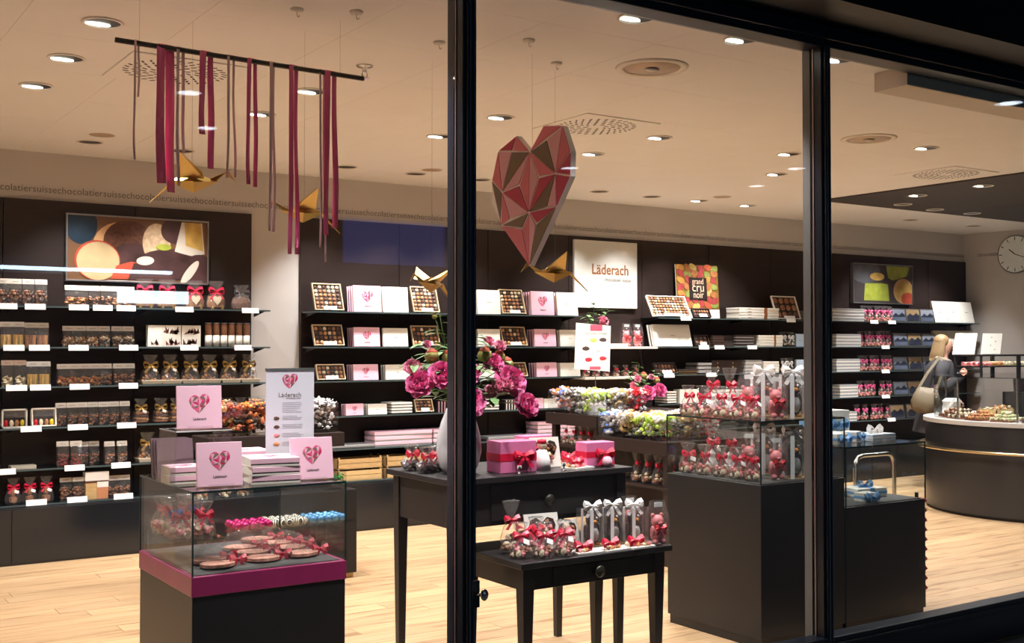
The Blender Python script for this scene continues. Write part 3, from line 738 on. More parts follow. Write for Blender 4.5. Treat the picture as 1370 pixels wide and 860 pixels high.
stack(5.13,8.8,SZ4,3,.26,.2,.042,[M_pinkbx,M_silver],'pink gift box stacked on fifth shelf just behind vase','pink box stack behind vase')
stack(6.33,8.8,SZ4,4,.43,.2,.036,[M_pinkbx,M_silver],'long pink gift box stacked on fifth shelf right of vase','long pink box stack right of vase')
stack(4.22,8.8,SZ4,1,.4,.2,.03,[M_silver,M_alu],'flat silver tin on fifth shelf above the wooden crates','silver tin')
stack(5.82,8.8,SZ4,1,.5,.2,.035,[M_silver,M_alu],'long flat silver tin on fifth shelf beside long pink boxes','long silver tin')
def crate(x, y, z, w, lab, grp=None):
    t = thing('wooden_crate', lab, 'crate', (x, y, z), 0, grp); h, d = .085, .2
    MB().box(-w/2,-d/2,0,w/2,d/2,.008).build('bottom', M_kraft, t)
    for yy in (-d/2, d/2-.008):
        for zz in (.006,.046): MB().box(-w/2,yy,zz,w/2,yy+.008,zz+.036).build('slat', M_kraft, t)
    for xx in (-w/2, w/2-.008): MB().box(xx,-d/2,.006,xx+.008,d/2,h).build('end_board', M_kraft, t)
    for xx in (-w/2+.012, w/2-.024):
        for yy in (-d/2+.008, d/2-.02): MB().box(xx,yy,.006,xx+.012,yy+.012,h+.012).build('corner_post', M_kraft, t)
for x, w in ((4.285,.42),(4.71,.36),(5.05,.3)):
    for i in range(2): crate(x, 8.8, SZ5+i*.1, w, '%s pale wooden crate on lowest shelf %s' % (('upper' if i else 'lower'), {4.285:'by the green tub', 4.71:'left of the vase', 5.05:'beside the vase'}[x]))

# --- sign, pictures, poster
t = thing('brand_sign', 'white wall sign with brown brand lettering between dark panels', 'sign', (7.118, 8.96, 1.932))
MB().box(-.4,-.03,0,.4,0,.67).build('sign_board', mat('sign_white', (206,204,196), .3), t, bevel=.002)
lettering('L\u00e4derach', .145, M_inkb, t, (.05,-.031,.38), sx=.9, bold=.018)
lettering('chocolatier suisse', .056, M_inkd, t, (.145,-.031,.283), sx=.85)
def picture(name, label, x0, x1, z0, z1, shapes, back, fr=.012, d=.05, cat='picture'):
    t = thing(name, label, cat, ((x0+x1)/2, 8.96, z0)); w = x1-x0; h = z1-z0
    MB().box(-w/2+fr,-d*.8,fr,w/2-fr,-.001,h-fr).build('canvas', back, t)
    for a in ((-w/2,0,w/2,fr),(-w/2,h-fr,w/2,h),(-w/2,fr,-w/2+fr,h-fr),(w/2-fr,fr,w/2,h-fr)): MB().box(a[0],-d,a[1],a[2],0,a[3]).build('frame_side', M_alu, t, bevel=.001)
    x_a, x_b, z_a, z_b = -w/2+fr, w/2-fr, fr, h-fr
    for k, (poly, m) in enumerate(shapes):
        p = [(min(max(-w/2+u*w, x_a), x_b), min(max(v*h, z_a), z_b)) for u, v in poly]
        o = MB().add([(a, -d*.8-.0006-.0004*k, c) for a, c in p], [tuple(range(len(p)))]).build('printed_shape', m, t)
    return t
def ell(cx, cy, rx, ry, n=24, a0=0., a1=360., rot=0.):
    o = []
    for i in range(n+1 if a1-a0 < 360 else n):
        a = R(a0+(a1-a0)*i/n); u, v = rx*math.cos(a), ry*math.sin(a)
        o.append((cx+u*math.cos(rot)-v*math.sin(rot), cy+u*math.sin(rot)+v*math.cos(rot)))
    return o
def dap(name, c, var=.2, vs=14, rough=.35): return mat(name, c, rough, var=var, vscale=vs)
p_teal=dap('print_teal',(30,50,66)); p_brn=dap('print_brown',(92,58,42),.35,40); p_crm=dap('print_cream',(186,164,122),.15,5); p_tan=dap('print_tan',(206,160,112),.1); p_dk=dap('print_dark',(70,46,44),.45,7); p_rust=dap('print_rust',(176,74,52),.2); p_grn=dap('print_lime',(150,158,60),.2); p_yel=dap('print_yellow',(196,160,84),.2); p_wh=dap('print_white',(206,196,180),.05); p_stripe=dap('print_stripe',(196,168,134),.25,30)
picture('praline_picture', 'wide silver framed picture of large pralines above bagged chocolates', 1.948, 3.04, 2.04, 2.55, [
    (ell(.1,.85,.11,.3),p_teal),(ell(.38,.55,.2,.36),p_tan),(ell(.42,.62,.17,.32),p_brn),(ell(.46,.4,.16,.2),p_dk),(ell(.62,.62,.1,.3),p_stripe),(ell(.75,.82,.1,.2),p_dk),(ell(.76,.3,.22,.24),p_dk),
    ([(.75,.5),(.8,.96),(.95,.96),(.97,.48),(.88,.44)],p_wh),([(.83,.6),(.82,.96),(.94,.96),(.96,.52)],p_yel),(ell(.68,.28,.2,.24),p_dk),(ell(.21,.32,.155,.3),p_rust),(ell(.215,.31,.145,.285),p_crm),
    ([(.3,.05),(.34,.25),(.44,.32),(.55,.28),(.6,.05)],p_rust),([(.42,.05),(.46,.3),(.55,.28),(.62,.05)],p_dk),(ell(.54,.34,.06,.07,rot=-.5),p_wh),(ell(.67,.56,.055,.05),p_grn),(ell(.93,.2,.13,.27),p_dk),(ell(.86,.18,.035,.2,rot=-.3),p_wh)],
    mat('print_back', (110,78,54), .35))
picture('lime_praline_picture', 'silver framed picture of lime green chocolates on dark wall', 10.825, 11.935, 2.06, 2.543, [
    (ell(.2,.8,.25,.3),dap('print_grey',(86,86,90))),([(.18,.08),(.2,.5),(.45,.52),(.58,.5),(.6,.08)],p_grn),(ell(.4,.68,.12,.1),p_yel),([(.55,.96),(.58,.66),(.66,.6),(.9,.72),(.95,.96)],p_grn),(ell(.84,.34,.17,.32),p_tan),(ell(.85,.32,.14,.26),p_yel),(ell(.92,.15,.12,.16),p_rust)],
    mat('print_back2', (64,58,58), .35), cat='picture')
t = thing('cocoa_poster', 'cocoa pod poster with black square lettering standing on top shelf', 'poster', (8.317, 8.87, SH[0]+.001), 0, None, R(-4))
MB().box(-.3,0,0,.3,.01,.57).build('poster_board', M_cream, t)
MB().box(-.3,-.001,.1,.3,0,.57).build('print_ground', dap('pod_ground',(120,92,40)), t)
pods = [dap('pod_%d' % i, c, .25, 25, .6) for i, c in enumerate(((176,124,54),(122,132,62),(168,78,46),(152,54,54),(184,158,84),(156,98,54)))]
for i in range(6):
    for j in range(7):
        x = -.24+.096*i+random.uniform(-.015,.015); z = .135+.067*j+random.uniform(-.012,.012)
        MB().prism([(x+(a-.0), z+b_) for a, b_ in [(p[0]*1., p[1]*1.) for p in ell(0,0,.056,.034,12,rot=random.uniform(-1.,1.))]][::-1], -.004-.0004*((i*3+j*5) % 7), -.001, 'y').build('pod_print', pods[(i*5+j*3+i*j) % 6], t)
MB().box(-.125,-.009,.2,.125,-.0072,.435).build('title_block', mat('title_black',(34,24,20),.5), t)
for s, z, q in (('grand',.392,.085),('cru',.327,.135),('noir',.25,.105)): lettering(s, q, mat('title_ink',(226,190,160),.5), t, (0,-.0092,z), sx=.85 if s != 'cru' else 1.0)

# --- niche between the units
for k, z in enumerate((1.545, 1.25)):
    t = thing('niche_shelf', ('white', 'lower pale')[k]+' board shelf in niche under the brand sign', 'shelf', (7.1, 8.8, z))
    MB().box(-.46,-.14,-.022,.46,.158,0).build('shelf_board', M_white, t, bevel=.002)
# --- right unit
K_big = praline(.52,.24,12,7, M_cream, [M_choc, M_whitec, M_almond, M_nuts, M_whitec])
K_big.put((7.8,8.72,Z[0]+.006), 0, 'large wide tray of golden pralines left of cocoa poster', None, None, R(-28))
K_dp = praline(.24,.1,6,2, M_darkbx, [M_dark, M_choc])
K_dp.put((8.22,8.72,Z[0]+.006), 0, 'small dark praline tray in front of cocoa poster', None, None, R(-25))
stack(9.04,8.8,Z[0],4,.6,.2,.03,[M_cream,M_cream2],'long white tablet box with brown band stacked on top shelf right of poster','white banded boxes, top shelf',txt='L\u00e4derach',band=M_inkb)
K_wp = praline(.38,.27,4,3, M_cream, [M_choc, M_nuts, M_dark]); K_wp.put((9.52,8.73,Z[0]+.006), 0, 'white framed box of twelve large pralines on top shelf', None, None, R(-20))
stack(9.95,8.8,Z[0],3,.3,.2,.035,[M_silver,M_alu],'silver box stacked on top shelf beside twelve praline box','silver boxes by praline box')
KW2 = pinkbox(.5,.23, m=M_cream, heart=False); KW2s = spine(.5,.225, m=M_cream)
line_of(KW2, KW2s, 7.83, Z[1], 3, 'wide white box on second shelf below golden pralines', 'wide white boxes', rx=R(-14))
K_dp2 = praline(.2,.12,3,2, M_darkbx, [M_dark, M_choc]); K_dp2.put((8.22,8.72,Z[1]+.006), 0, 'small dark open box of six pralines on second shelf', None, None, R(-22))
stack(8.43,8.8,Z[1],4,.16,.2,.028,[M_darkbx,M_dark],'dark brown box stacked on second shelf beside six pralines','dark stack, second shelf')
KD = spine(.18,.12, m=M_darkbx)
for i in range(3): KD.put((8.6+.012*i,8.74+.03*i,Z[1]), 0, 'dark upright box leaning on second shelf', 'dark upright boxes', None, R(-15))
stack(8.82,8.8,Z[1],4,.27,.2,.03,[M_darkbx,M_silver],'dark box with silver base stacked on second shelf','dark silver stack, second shelf')
stack(9.22,8.8,Z[1],4,.36,.2,.03,[M_cream,M_cream2],'white banded box stacked on second shelf','white banded boxes, second shelf',band=M_inkb)
K_zeb = cello_bag([M_dark, M_whitec], M_whiterb, .06, .16, None, False, 30, .012)
KB = pinkbox(.12,.14, m=mat('sky_card',(190,210,226),.5), heart=False)
for k in (1, 2):
    row(K_zeb, [9.45,9.56], Z[k], 'small bag of black and white sweets on %s shelf' % ROW[k], 'black and white bags, %s shelf' % ROW[k], 8.75)
    for i in range(2): KB.put((9.7+.13*i,8.74,Z[k]), 0, 'small pale blue carton on %s shelf' % ROW[k], 'blue cartons, %s shelf' % ROW[k])
K_dp3 = praline(.29,.12,6,2, M_darkbx, [M_dark, M_choc]); K_dp3.put((7.72,8.72,Z[2]+.006), 0, 'dark open praline box on third shelf', None, None, R(-25))
stack(8.0,8.8,Z[2],2,.26,.2,.025,[M_darkbx,M_gold],'flat dark box stacked low on third shelf','flat dark pair, third shelf')
stack(8.24,8.8,Z[2],3,.18,.2,.038,[M_silver,M_darkbx],'silver lidded dark box stacked on third shelf','silver lidded stack, third shelf')
def dots(t, w, d, h):
    for i in (-.3,.2):
        for j in (.2,.5,.8): MB().lathe([(0,0),(.008,0),(0,.004)], 8, (0,0,0)).build('gold_stud', M_goldrb, t).matrix_local = Matrix.Translation((i*w,-d/2,j*h)) @ Matrix.Rotation(R(90),4,'X')
carton(.44,.14,.14, M_darkbx, 'wide dark chest box with gold studs on third shelf', 'box', (8.57,8.79,Z[2]), None, dots)
stack(8.95,8.8,Z[2],4,.24,.2,.034,[M_silver,M_cream],'silver and white box stacked on third shelf','silver white stack, third shelf')
stack(9.22,8.8,Z[2],4,.24,.2,.03,[M_cream,M_cream2],'white box stacked on third shelf beside black and white bags','white stack, third shelf')
stack(7.78,8.8,Z[3],5,.12,.2,.024,[M_cream,M_darkbx],'thin tablet stacked on fourth shelf behind the roses','thin tablets, fourth shelf')
carton(.26,.1,.14, M_cream, 'plain white box on fourth shelf behind the roses', 'box', (8.02,8.75,Z[3]), None, None, 'L\u00e4derach')
stack(8.6,8.8,Z[3],4,.5,.2,.03,[M_cream,M_silver],'long white box stacked on fourth shelf','long white stack, fourth shelf')
# --- far right unit
def bears(mb, r, h, z0):
    mb.blob((0,0,z0+.035), (r*.6,r*.5,.035), 0, .1, False); mb.blob((0,-.005,z0+.09), (r*.45,r*.4,.028), 1, .1, False)
K_rb = cello_bag([M_whitec, M_pinkch, M_almond], M_pinkrb, .055, .2, None, False, 22, .018)
land = [dap('photo_sky',(126,132,146),.1,4), dap('photo_dusk',(158,132,96),.1,4), dap('photo_grey',(140,146,156),.1,4)]
land_d = dap('photo_hills',(40,46,60),.3,20); land_w = dap('photo_water',(86,96,114),.2,10)
def photobox(v, w=.26, h=.16):
    def f():
        t = thing('photo_box', 'box', 'box')
        MB().box(-w/2,-.02,0,w/2,.02,h).build('box_body', M_alu, t, bevel=.001)
        MB().box(-w/2+.012,-.0215,.012,w/2-.012,-.02,h-.012).build('photo', land[v], t)
        MB().add([(-w/2+.012,-.022,h*.42),(-w*.2,-.022,h*.66),(0,-.022,h*.48),(w*.25,-.022,h*.7),(w/2-.012,-.022,h*.5),(w/2-.012,-.022,h*.36),(-w/2+.012,-.022,h*.36)], [(0,6,5,4,3,2,1)]).build('photo_hills', land_d, t)
        MB().box(-w/2+.012,-.0222,.012,w/2-.012,-.0216,h*.36).build('photo_water', land_w if v != 1 else land_d, t)
        return t
    return Kind(f)
KPH = [photobox(0), photobox(1), photobox(2)]
PHN = ['blue mountain lake', 'golden sunset', 'grey mountain']
FAR = [((10.21,10.76,4,.035), 5, [11.42,11.69,11.96], 1), ((10.27,10.7,4,.035), 6, [11.45,11.72,11.99], 1), ((10.27,10.68,4,.035), 6, [11.45,11.73,12.01], None), ((10.33,10.64,4,.035), 5, [11.45,11.72,11.98], None), ((10.33,10.62,3,.035), 5, [11.38,11.69], None)]
for k, (st, nb, ph, wb_) in enumerate(FAR):
    z = Z[k] if k < 4 else SZ4
    stack((st[0]+st[1])/2, 8.8, z, st[2], st[1]-st[0], .2, st[3], [M_silver, M_cream], 'silver lidded box stacked on %s shelf under lime picture' % ROW[k], 'silver boxes, %s shelf' % ROW[k])
    xs = [st[1]+.07+i*(11.26-st[1]-.08)/(nb-1) for i in range(nb)]
    row(K_rb, xs, z, 'bag of pale sweets with hot pink bow on %s shelf' % ROW[k], 'pink bow bags, %s shelf' % ROW[k], 8.76, .02, .1, sc=(1,1,.92))
    for i, x in enumerate(ph): KPH[(i if k < 4 else 1)].put((x, 8.74, z), 0, 'silver edged %s photo box on %s shelf' % (PHN[i if k < 4 else 1], ROW[k]), None if k < 4 else 'sunset boxes, fifth shelf', None, R(-8))
    if k < 2:
        KT = pinkbox(.26,.27 if k == 0 else .2, m=M_cream, heart=False)
        for i, x in enumerate((12.25,12.52,12.79)): KT.put((x, 8.74, z), 0, 'tall white upright box on %s shelf near right wall' % ROW[k], 'white upright boxes, %s shelf' % ROW[k], None, R(-12))
# ================================================================ WINDOW DISPLAY FURNITURE
def case(label, x0, x1, y0, y1, zb, zg, band=0.):
    cx, cy = (x0+x1)/2, (y0+y1)/2; w, d = (x1-x0)/2, (y1-y0)/2; g = .006
    t = thing('display_case', label, 'display case', (cx, cy, 0))
    MB().box(-w+.01,-d+.01,0,w-.01,d-.01,.06).build('toe_kick', M_black, t)
    MB().box(-w,-d,.05,w,d,zb-band).build('cabinet_body', M_black, t, bevel=.003)
    if band:
        MB().box(-w-.004,-d-.004,zb-band,w+.004,d+.004,zb+.002).build('magenta_band', M_magenta, t, bevel=.003)
    MB().box(-w+g+.012,-d+g+.012,zb,w-g-.012,d-g-.012,zb+.004).build('deck', mat('case_deck',(66,64,62),.6), t)
    for a in ((-w,-d,w,-d+g),(-w,d-g,w,d),(-w,-d+g,-w+g,d-g),(w-g,-d+g,w,d-g)):
        MB().box(a[0],a[1],zb+.002,a[2],a[3],zg-.006).build('glass_pane', G_case, t)
    MB().box(-w-.004,-d-.004,zg-.006,w+.004,d+.004,zg).build('glass_top', G_case, t)
    for sx in (-1,1):
        for sy in (-1,1): MB().box(sx*w-.003,sy*d-.003,zb+.002,sx*w+.003,sy*d+.003,zg-.006).build('glass_corner', M_ge, t)
    for s in (-1,1):
        MB().box(-w,s*d-.003,zg-.0075,w,s*d+.003,zg+.0008).build('top_edge', M_ge, t); MB().box(s*w-.003,-d,zg-.0075,s*w+.003,d,zg+.0008).build('top_edge', M_ge, t)
    return t
M_ge = mat('glass_edge', (32,48,46), .2)
case('black display case with magenta band and glass top holding pink heart boxes', 1.41, 2.05, 4.3, 5.0, .665, .992, .075)
case('tall black display case with chocolate penguins and red bow bags', 4.3, 4.94, 4.135, 4.85, .836, 1.165)
case('lower black display case with blue ribboned gifts', 4.95, 5.635, 4.135, 4.85, .672, 1.0)
def table(label, x0, x1, y0, y1, h, ap, kx, lw=.055):
    cx, cy = (x0+x1)/2, (y0+y1)/2; w, d = (x1-x0)/2, (y1-y0)/2
    t = thing('side_table', label, 'table', (cx, cy, 0))
    MB().box(-w,-d,h-.028,w,d,h).build('tabletop', M_tablew, t, bevel=.004)
    i = .035
    for a in ((-w+i,-d+i,w-i,-d+i+.02),(-w+i,d-i-.02,w-i,d-i),(-w+i,-d+i,-w+i+.02,d-i),(w-i-.02,-d+i,w-i,d-i)):
        MB().box(a[0],a[1],h-.028-ap,a[2],a[3],h-.028).build('apron', M_tablew, t, bevel=.002)
    dr = MB().box(-w*.55,-d+i-.006,h-.02-ap*.93,w*.55,-d+i,h-.04).build('drawer_front', M_tablew, t, bevel=.002)
    kb = MB().lathe([(0,0),(.012,0),(.012,.012),(.024,.018),(.028,.026),(.022,.034),(0,.037)], 18).build('knob', mat('knob_metal',(70,66,60),.3,metal=.7), dr, True)
    kb.location = (kx,-d+i-.006,h-.028-ap*.5); kb.rotation_euler = (R(90),0,0)
    for sx in (-1,1):
        for sy in (-1,1):
            px, py = sx*(w-i-lw/2+.008), sy*(d-i-lw/2+.008)
            MB().hexa([(px-lw*.3,py-lw*.3,0),(px+lw*.3,py-lw*.3,0),(px+lw*.3,py+lw*.3,0),(px-lw*.3,py+lw*.3,0),(px-lw/2,py-lw/2,h-.028-ap*.6),(px+lw/2,py-lw/2,h-.028-ap*.6),(px+lw/2,py+lw/2,h-.028-ap*.6),(px-lw/2,py+lw/2,h-.028-ap*.6)]).box(px-lw/2,py-lw/2,h-.028-ap*.6,px+lw/2,py+lw/2,h-.029).build('leg', M_tablew, t, bevel=.002)
    return t
table('tall dark wooden nesting table carrying the peony vase', 2.6, 3.66, 4.38, 5.0, .95, .2, .02)
table('low dark wooden nesting table tucked under the taller table', 2.785, 3.655, 4.085, 4.66, .605, .1, .0, .06)

# ---- on the magenta case
TZ = .9925
K_hb = pinkbox(.178,.175,.032)
for x, y, z, rz, lb in ((1.55,4.40,TZ,-.16,'standing pink heart box at the corner of the magenta case'), (1.955,4.42,TZ,-.1,'standing pink heart box beside the white leaflet stand'), (1.52,4.56,1.2125,-.2,'pink heart box raised on the clear acrylic riser')):
    K_hb.put((x,y,z+.001), rz, lb, None, None, R(-10))
    t = thing('acrylic_easel', 'small clear acrylic easel holding the ' + ('corner','leaflet side','raised')[[TZ,TZ,1.2125].index(z) if rz == -.16 else (1 if rz == -.1 else 2)] + ' pink heart box', 'easel', (x,y,z), rz)
    MB().box(-.05,-.045,0,.05,-.041,.016).box(-.05,-.045,0,.05,-.02,.0008).build('lip', G_acryl, t); MB().hexa([(-.05,.075,0),(.05,.075,0),(.05,.078,0),(-.05,.078,0),(-.05,.068,.08),(.05,.068,.08),(.05,.071,.08),(-.05,.071,.08)]).build('prop', G_acryl, t)
def flat(x, y, z, n, lab, grp, rz=0., w=.2, d=.2, h=.034):
    for i in range(n):
        t = thing('gift_box', lab, 'box', (x+random.uniform(-.003,.003), y, z+.0004+i*(h+.0006)), rz+random.uniform(-.03,.03), grp)
        MB().box(-w/2,-d/2,h*.36,w/2,d/2,h).build('lid', M_pinkbx, t, bevel=.002)
        MB().box(-w/2+.003,-d/2+.003,h*.22,w/2-.003,d/2-.003,h*.36).build('dark_gap', M_darkbx, t)
        MB().box(-w/2+.001,-d/2+.001,0,w/2-.001,d/2-.001,h*.24).build('base', M_cream2, t)
        MB().box(-w/2-.0006,-d/2+.002,0,-w/2+.001,d/2-.002,h).build('side_label', M_cream, t)
        if i == n-1: heart_on(t, .08, (0,0,h+.0006), R(-90))
flat(1.79,4.47,TZ,3,'flat pink heart box in the stack of three on magenta case','stack of three pink boxes',-.12)
flat(1.475,4.63,TZ,2,'flat pink heart box in the pair under the acrylic riser','pair of pink boxes',-.05,.14,.14,.034)
flat(1.81,4.815,TZ,3,'flat pink heart box in the stack behind, before the leaflet stand','rear stack of pink boxes',-.05,.19,.19,.034)
t = thing('acrylic_riser', 'clear acrylic riser stand on the magenta case', 'riser', (1.525,4.62,TZ))
MB().box(-.115,-.11,.212,.115,.11,.218).build('riser_top', G_acryl, t)
for s in (-1,1): MB().hexa([(s*.125-.003,-.12,0),(s*.125+.003,-.12,0),(s*.125+.003,.12,0),(s*.125-.003,.12,0),(s*.112-.003,-.11,.212),(s*.112+.003,-.11,.212),(s*.112+.003,.11,.212),(s*.112-.003,.11,.212)]).build('riser_side', G_acryl, t)
for s in (-1,1): MB().tube([(-.115,s*.11,.215),(.115,s*.11,.215)], .0025, 6).tube([(s*.115,-.11,.215),(s*.115,.11,.215)], .0025, 6).build('polished_edge', M_alu, t)
PKB = spine(.15,.165,.03,mat('mauve_card',(120,96,104),.5))
for i in range(3): PKB.put((1.5,4.8+.04*i,TZ), R(-4), 'upright mauve box leaning behind the acrylic riser', 'upright boxes behind the riser', None, R(-14))
t = thing('leaflet_stand', 'white upright info stand with heart and small praline pictures', 'sign', (1.955,4.66,TZ), R(-8))
MB().box(-.106,-.004,.004,.106,.004,.46).build('board', mat('leaflet_white',(226,226,234),.4), t, bevel=.001)
MB().box(-.108,-.007,.45,.108,.007,.462).build('top_clip', M_alu, t); MB().box(-.108,-.03,0,.108,.03,.006).build('foot', M_alu, t)
heart_on(t, .068, (-.002,-.0048,.405)); lettering('L\u00e4derach', .028, M_ink, t, (-.002,-.0048,.345)); lettering('chocolatier suisse', .009, M_ink, t, (.015,-.0048,.331))
mb = MB()
for z in [.31-.008*i for i in range(6)]+[.252-.007*i for i in range(3)]+[.215-.007*i for i in range(3)]+[.178-.007*i for i in range(3)]+[.14-.007*i for i in range(3)]: mb.box(-.035,-.0049,z,.03+random.random()*.03,-.0045,z+.0022)
mb.build('text_lines', mat('pale_ink',(176,172,180),.6), t)
for i in range(4): MB().blob((-.06,-.005,.245-.037*i), (.013,.003,.008), 0, .2, False, 8, 4).build('praline_print', (M_dark, M_dark, M_pinkch, M_almond)[i], t)
# ---- inside the magenta case
M_crumb = mat('red_crumb_chocolate', (214,150,130), .5, var=.5, vscale=70)
def cookie():
    t = thing('heart_lolly', 'pack', 'sweets')
    MB().prism(ell(0,0,.07,.055,16)[::-1], .004, .016, 'z').build('cookie', M_crumb, t, bevel=.003)
    wob = lambda k, i: .12*math.sin(i*2.3+k*1.7)
    o = MB().lathe([(.02,-.115),(.035,-.1),(.012,-.082),(.05,-.055),(.066,0),(.05,.055),(.02,.075)], 12, wob=wob, sy=.28).build('cellophane', G_cello, t); o.rotation_euler = (0,R(-90),0); o.location = (0,0,.016)
    MB().bow((.085,0,.02), .035, 0).build('bow', M_red, t)
    return t
K_ck = Kind(cookie)
CZ = .670
for i, (x, y) in enumerate(((1.555,4.43),(1.755,4.46),(1.93,4.47),(1.555,4.532),(1.76,4.6),(1.94,4.62),(1.76,4.74),(1.93,4.76),(1.9,4.9))):
    K_ck.put((x,y,CZ+.002), random.uniform(-.25,.15)+(.1 if i == 0 else 0), 'flat cellophane chocolate lolly with red bow lying in the magenta case', 'lollies lying in the case', None)
t = thing('acrylic_shelf', 'clear acrylic step inside the magenta case', 'riser', (1.52,4.78,CZ))
MB().box(-.09,-.19,.08,.13,.19,.085).box(-.09,-.19,0,-.086,.19,.08).box(.126,-.19,0,.13,.19,.08).build('step', G_acryl, t)
K_ck2 = cello_bag([M_crumb, M_pinkch, M_whitec], M_red, .05, .15, None, False, 14, .02); K_ck3 = cello_bag([M_whitec, M_crumb], mat('royal_blue_ribbon',(50,90,190),.4), .05, .15, None, False, 14, .02)
for i in range(8):
    (K_ck3 if i in (2,5) else K_ck2).put((1.47+.1*(i % 2), 4.64+.088*(i//2), CZ+.0855), .3*i, 'crumpled cellophane bag with %s bow on the acrylic step' % ('blue' if i in (2,5) else 'red'), 'blue bow bags on the step' if i in (2,5) else 'red bow bags on the step')

# ---- on the tall table
BZ = .9505
t = thing('vase', 'tall tapered white ceramic vase on the tall table', 'vase', (2.79,4.62,BZ))
MB().lathe([(0,0),(.068,0),(.09,.03),(.108,.1),(.104,.17),(.085,.24),(.064,.29),(.06,.305),(.054,.3),(.075,.22),(0,.03)], 32).build('vase_body', mat('ceramic',(222,222,224),.25), t, True)
M_pet = mat('peony_pink',(242,126,176),.55,var=.25,vscale=30); M_pet2 = mat('peony_rose',(244,160,184),.55,var=.25,vscale=30); M_bud = mat('bud_green',(150,140,70),.6,var=.3,vscale=50); M_budt = mat('bud_tip',(206,92,66),.6,var=.2,vscale=30)
M_leaf = mat('leaf_green',(112,148,92),.5,var=.3,vscale=20); M_stem = mat('stem_green',(84,104,60),.6)
def petal(mb, c, d, up, l, w, cup, m=0):
    d = Vector(d).normalized(); up = Vector(up).normalized(); s = d.cross(up).normalized(); vs = []
    for j, (a, ww) in enumerate(((0,.3),(.35,.85),(.7,1.),(1.,.7))):
        for i, b in enumerate((-1,-.35,.35,1)):
            lift = cup*(a*a*.6 + b*b*.35*a); wv = .06*l*math.sin(b*5+a*7+c[0]*50)
            vs.append(Vector(c) + d*(a*l*(1-.12*b*b)) + s*(b*w*ww*.5) + up*(lift*l+wv))
    mb.add(vs, [(j*4+i, j*4+i+1, j*4+i+5, j*4+i+4) for j in range(3) for i in range(3)], m)
def bloom(r, dirv, open_=1.):
    mb = MB(); Mq = Vector(dirv).normalized().to_track_quat('Z','Y').to_matrix()
    for ring, (n, tilt, l, cup) in enumerate(((7,.15,1.,.35),(7,.45,.95,.45),(6,.8,.85,.55),(5,1.15,.7,.6),(4,1.4,.5,.6))):
        for i in range(n):
            a = 2*math.pi*(i+.5*(ring % 2))/n+random.uniform(-.15,.15); tl = tilt+random.uniform(-.1,.1)
            d = Vector((math.cos(a)*math.cos(tl), math.sin(a)*math.cos(tl), math.sin(tl))); u = Vector((-math.cos(a)*math.sin(tl), -math.sin(a)*math.sin(tl), math.cos(tl)))
            petal(mb, (0,0,-.25*r), Mq @ d, Mq @ u, r*l, r*.85, cup)
    return mb
def leaf_mesh(mb, c, d, l, w):
    d = Vector(d).normalized(); s = d.cross(Vector((0,0,1)))
    if s.length < .1: s = Vector((1,0,0))
    s.normalize(); u = s.cross(d); vs = []
    for a, ww in ((0,.05),(.2,.6),(.5,1.),(.8,.6),(1.,.02)):
        p = Vector(c)+d*(a*l)-u*(.25*l*a*a); vs += [p-s*(w*ww/2)+u*.1*w*ww, p, p+s*(w*ww/2)+u*.1*w*ww]
    mb.add(vs, [(3*j+i, 3*j+i+1, 3*j+i+4, 3*j+i+3) for j in range(4) for i in range(2)])
def flower(base, tip, r, kind, label, group=None, leaves=3, lsz=.09, name=None):
    base, tip = Vector(base), Vector(tip); dv = tip-base
    t = thing(name or ('peony' if kind != 'sprig' else 'leafy_sprig'), label, 'flower', base, 0, group)
    mid = dv*.55+Vector((dv.x*-.08,dv.y*-.08,.04))
    MB().tube([(0,0,0), mid*.5, mid, dv*.85+Vector((0,0,.012)), dv], .003, 6, 0, .0022).build('stem', M_stem, t, True)
    look = (dv.normalized()*.5+Vector((-.35,-.75,.25)).normalized()).normalized()
    if kind in ('open','rose'):
        o = bloom(r, look).build('bloom', M_pet if kind == 'open' else M_pet2, t); o.location = dv
    elif kind == 'bud':
        MB().lathe([(0,-r),(r*.7,-r*.75),(r,-.1*r),(r*.8,.4*r)], 10, wob=lambda k, i: .06*math.sin(i*2.5)).build('calyx', M_bud, t, True).location = dv
        MB().lathe([(r*.82,.3*r),(r*.6,.75*r),(0,r*1.05)], 10, wob=lambda k, i: .08*math.sin(i*2.5)).build('bud_tip', M_budt, t, True).location = dv
    for i in range(leaves):
        f = .45+.5*i/max(1,leaves-1) if leaves > 1 else .7; a = random.uniform(0,6.28)
        p = dv*f+Vector((0,0,.02)); mb = MB()
        leaf_mesh(mb, p, (math.cos(a), math.sin(a)*.9-.2, random.uniform(-.1,.5)), lsz*random.uniform(.8,1.2), lsz*.42)
        mb.build('leaf', M_leaf, t)
    return t
VB = (2.79,4.62,1.2)
def off(i): return (VB[0]+.018*math.cos(i*2.4), VB[1]+.018*math.sin(i*2.4), VB[2])
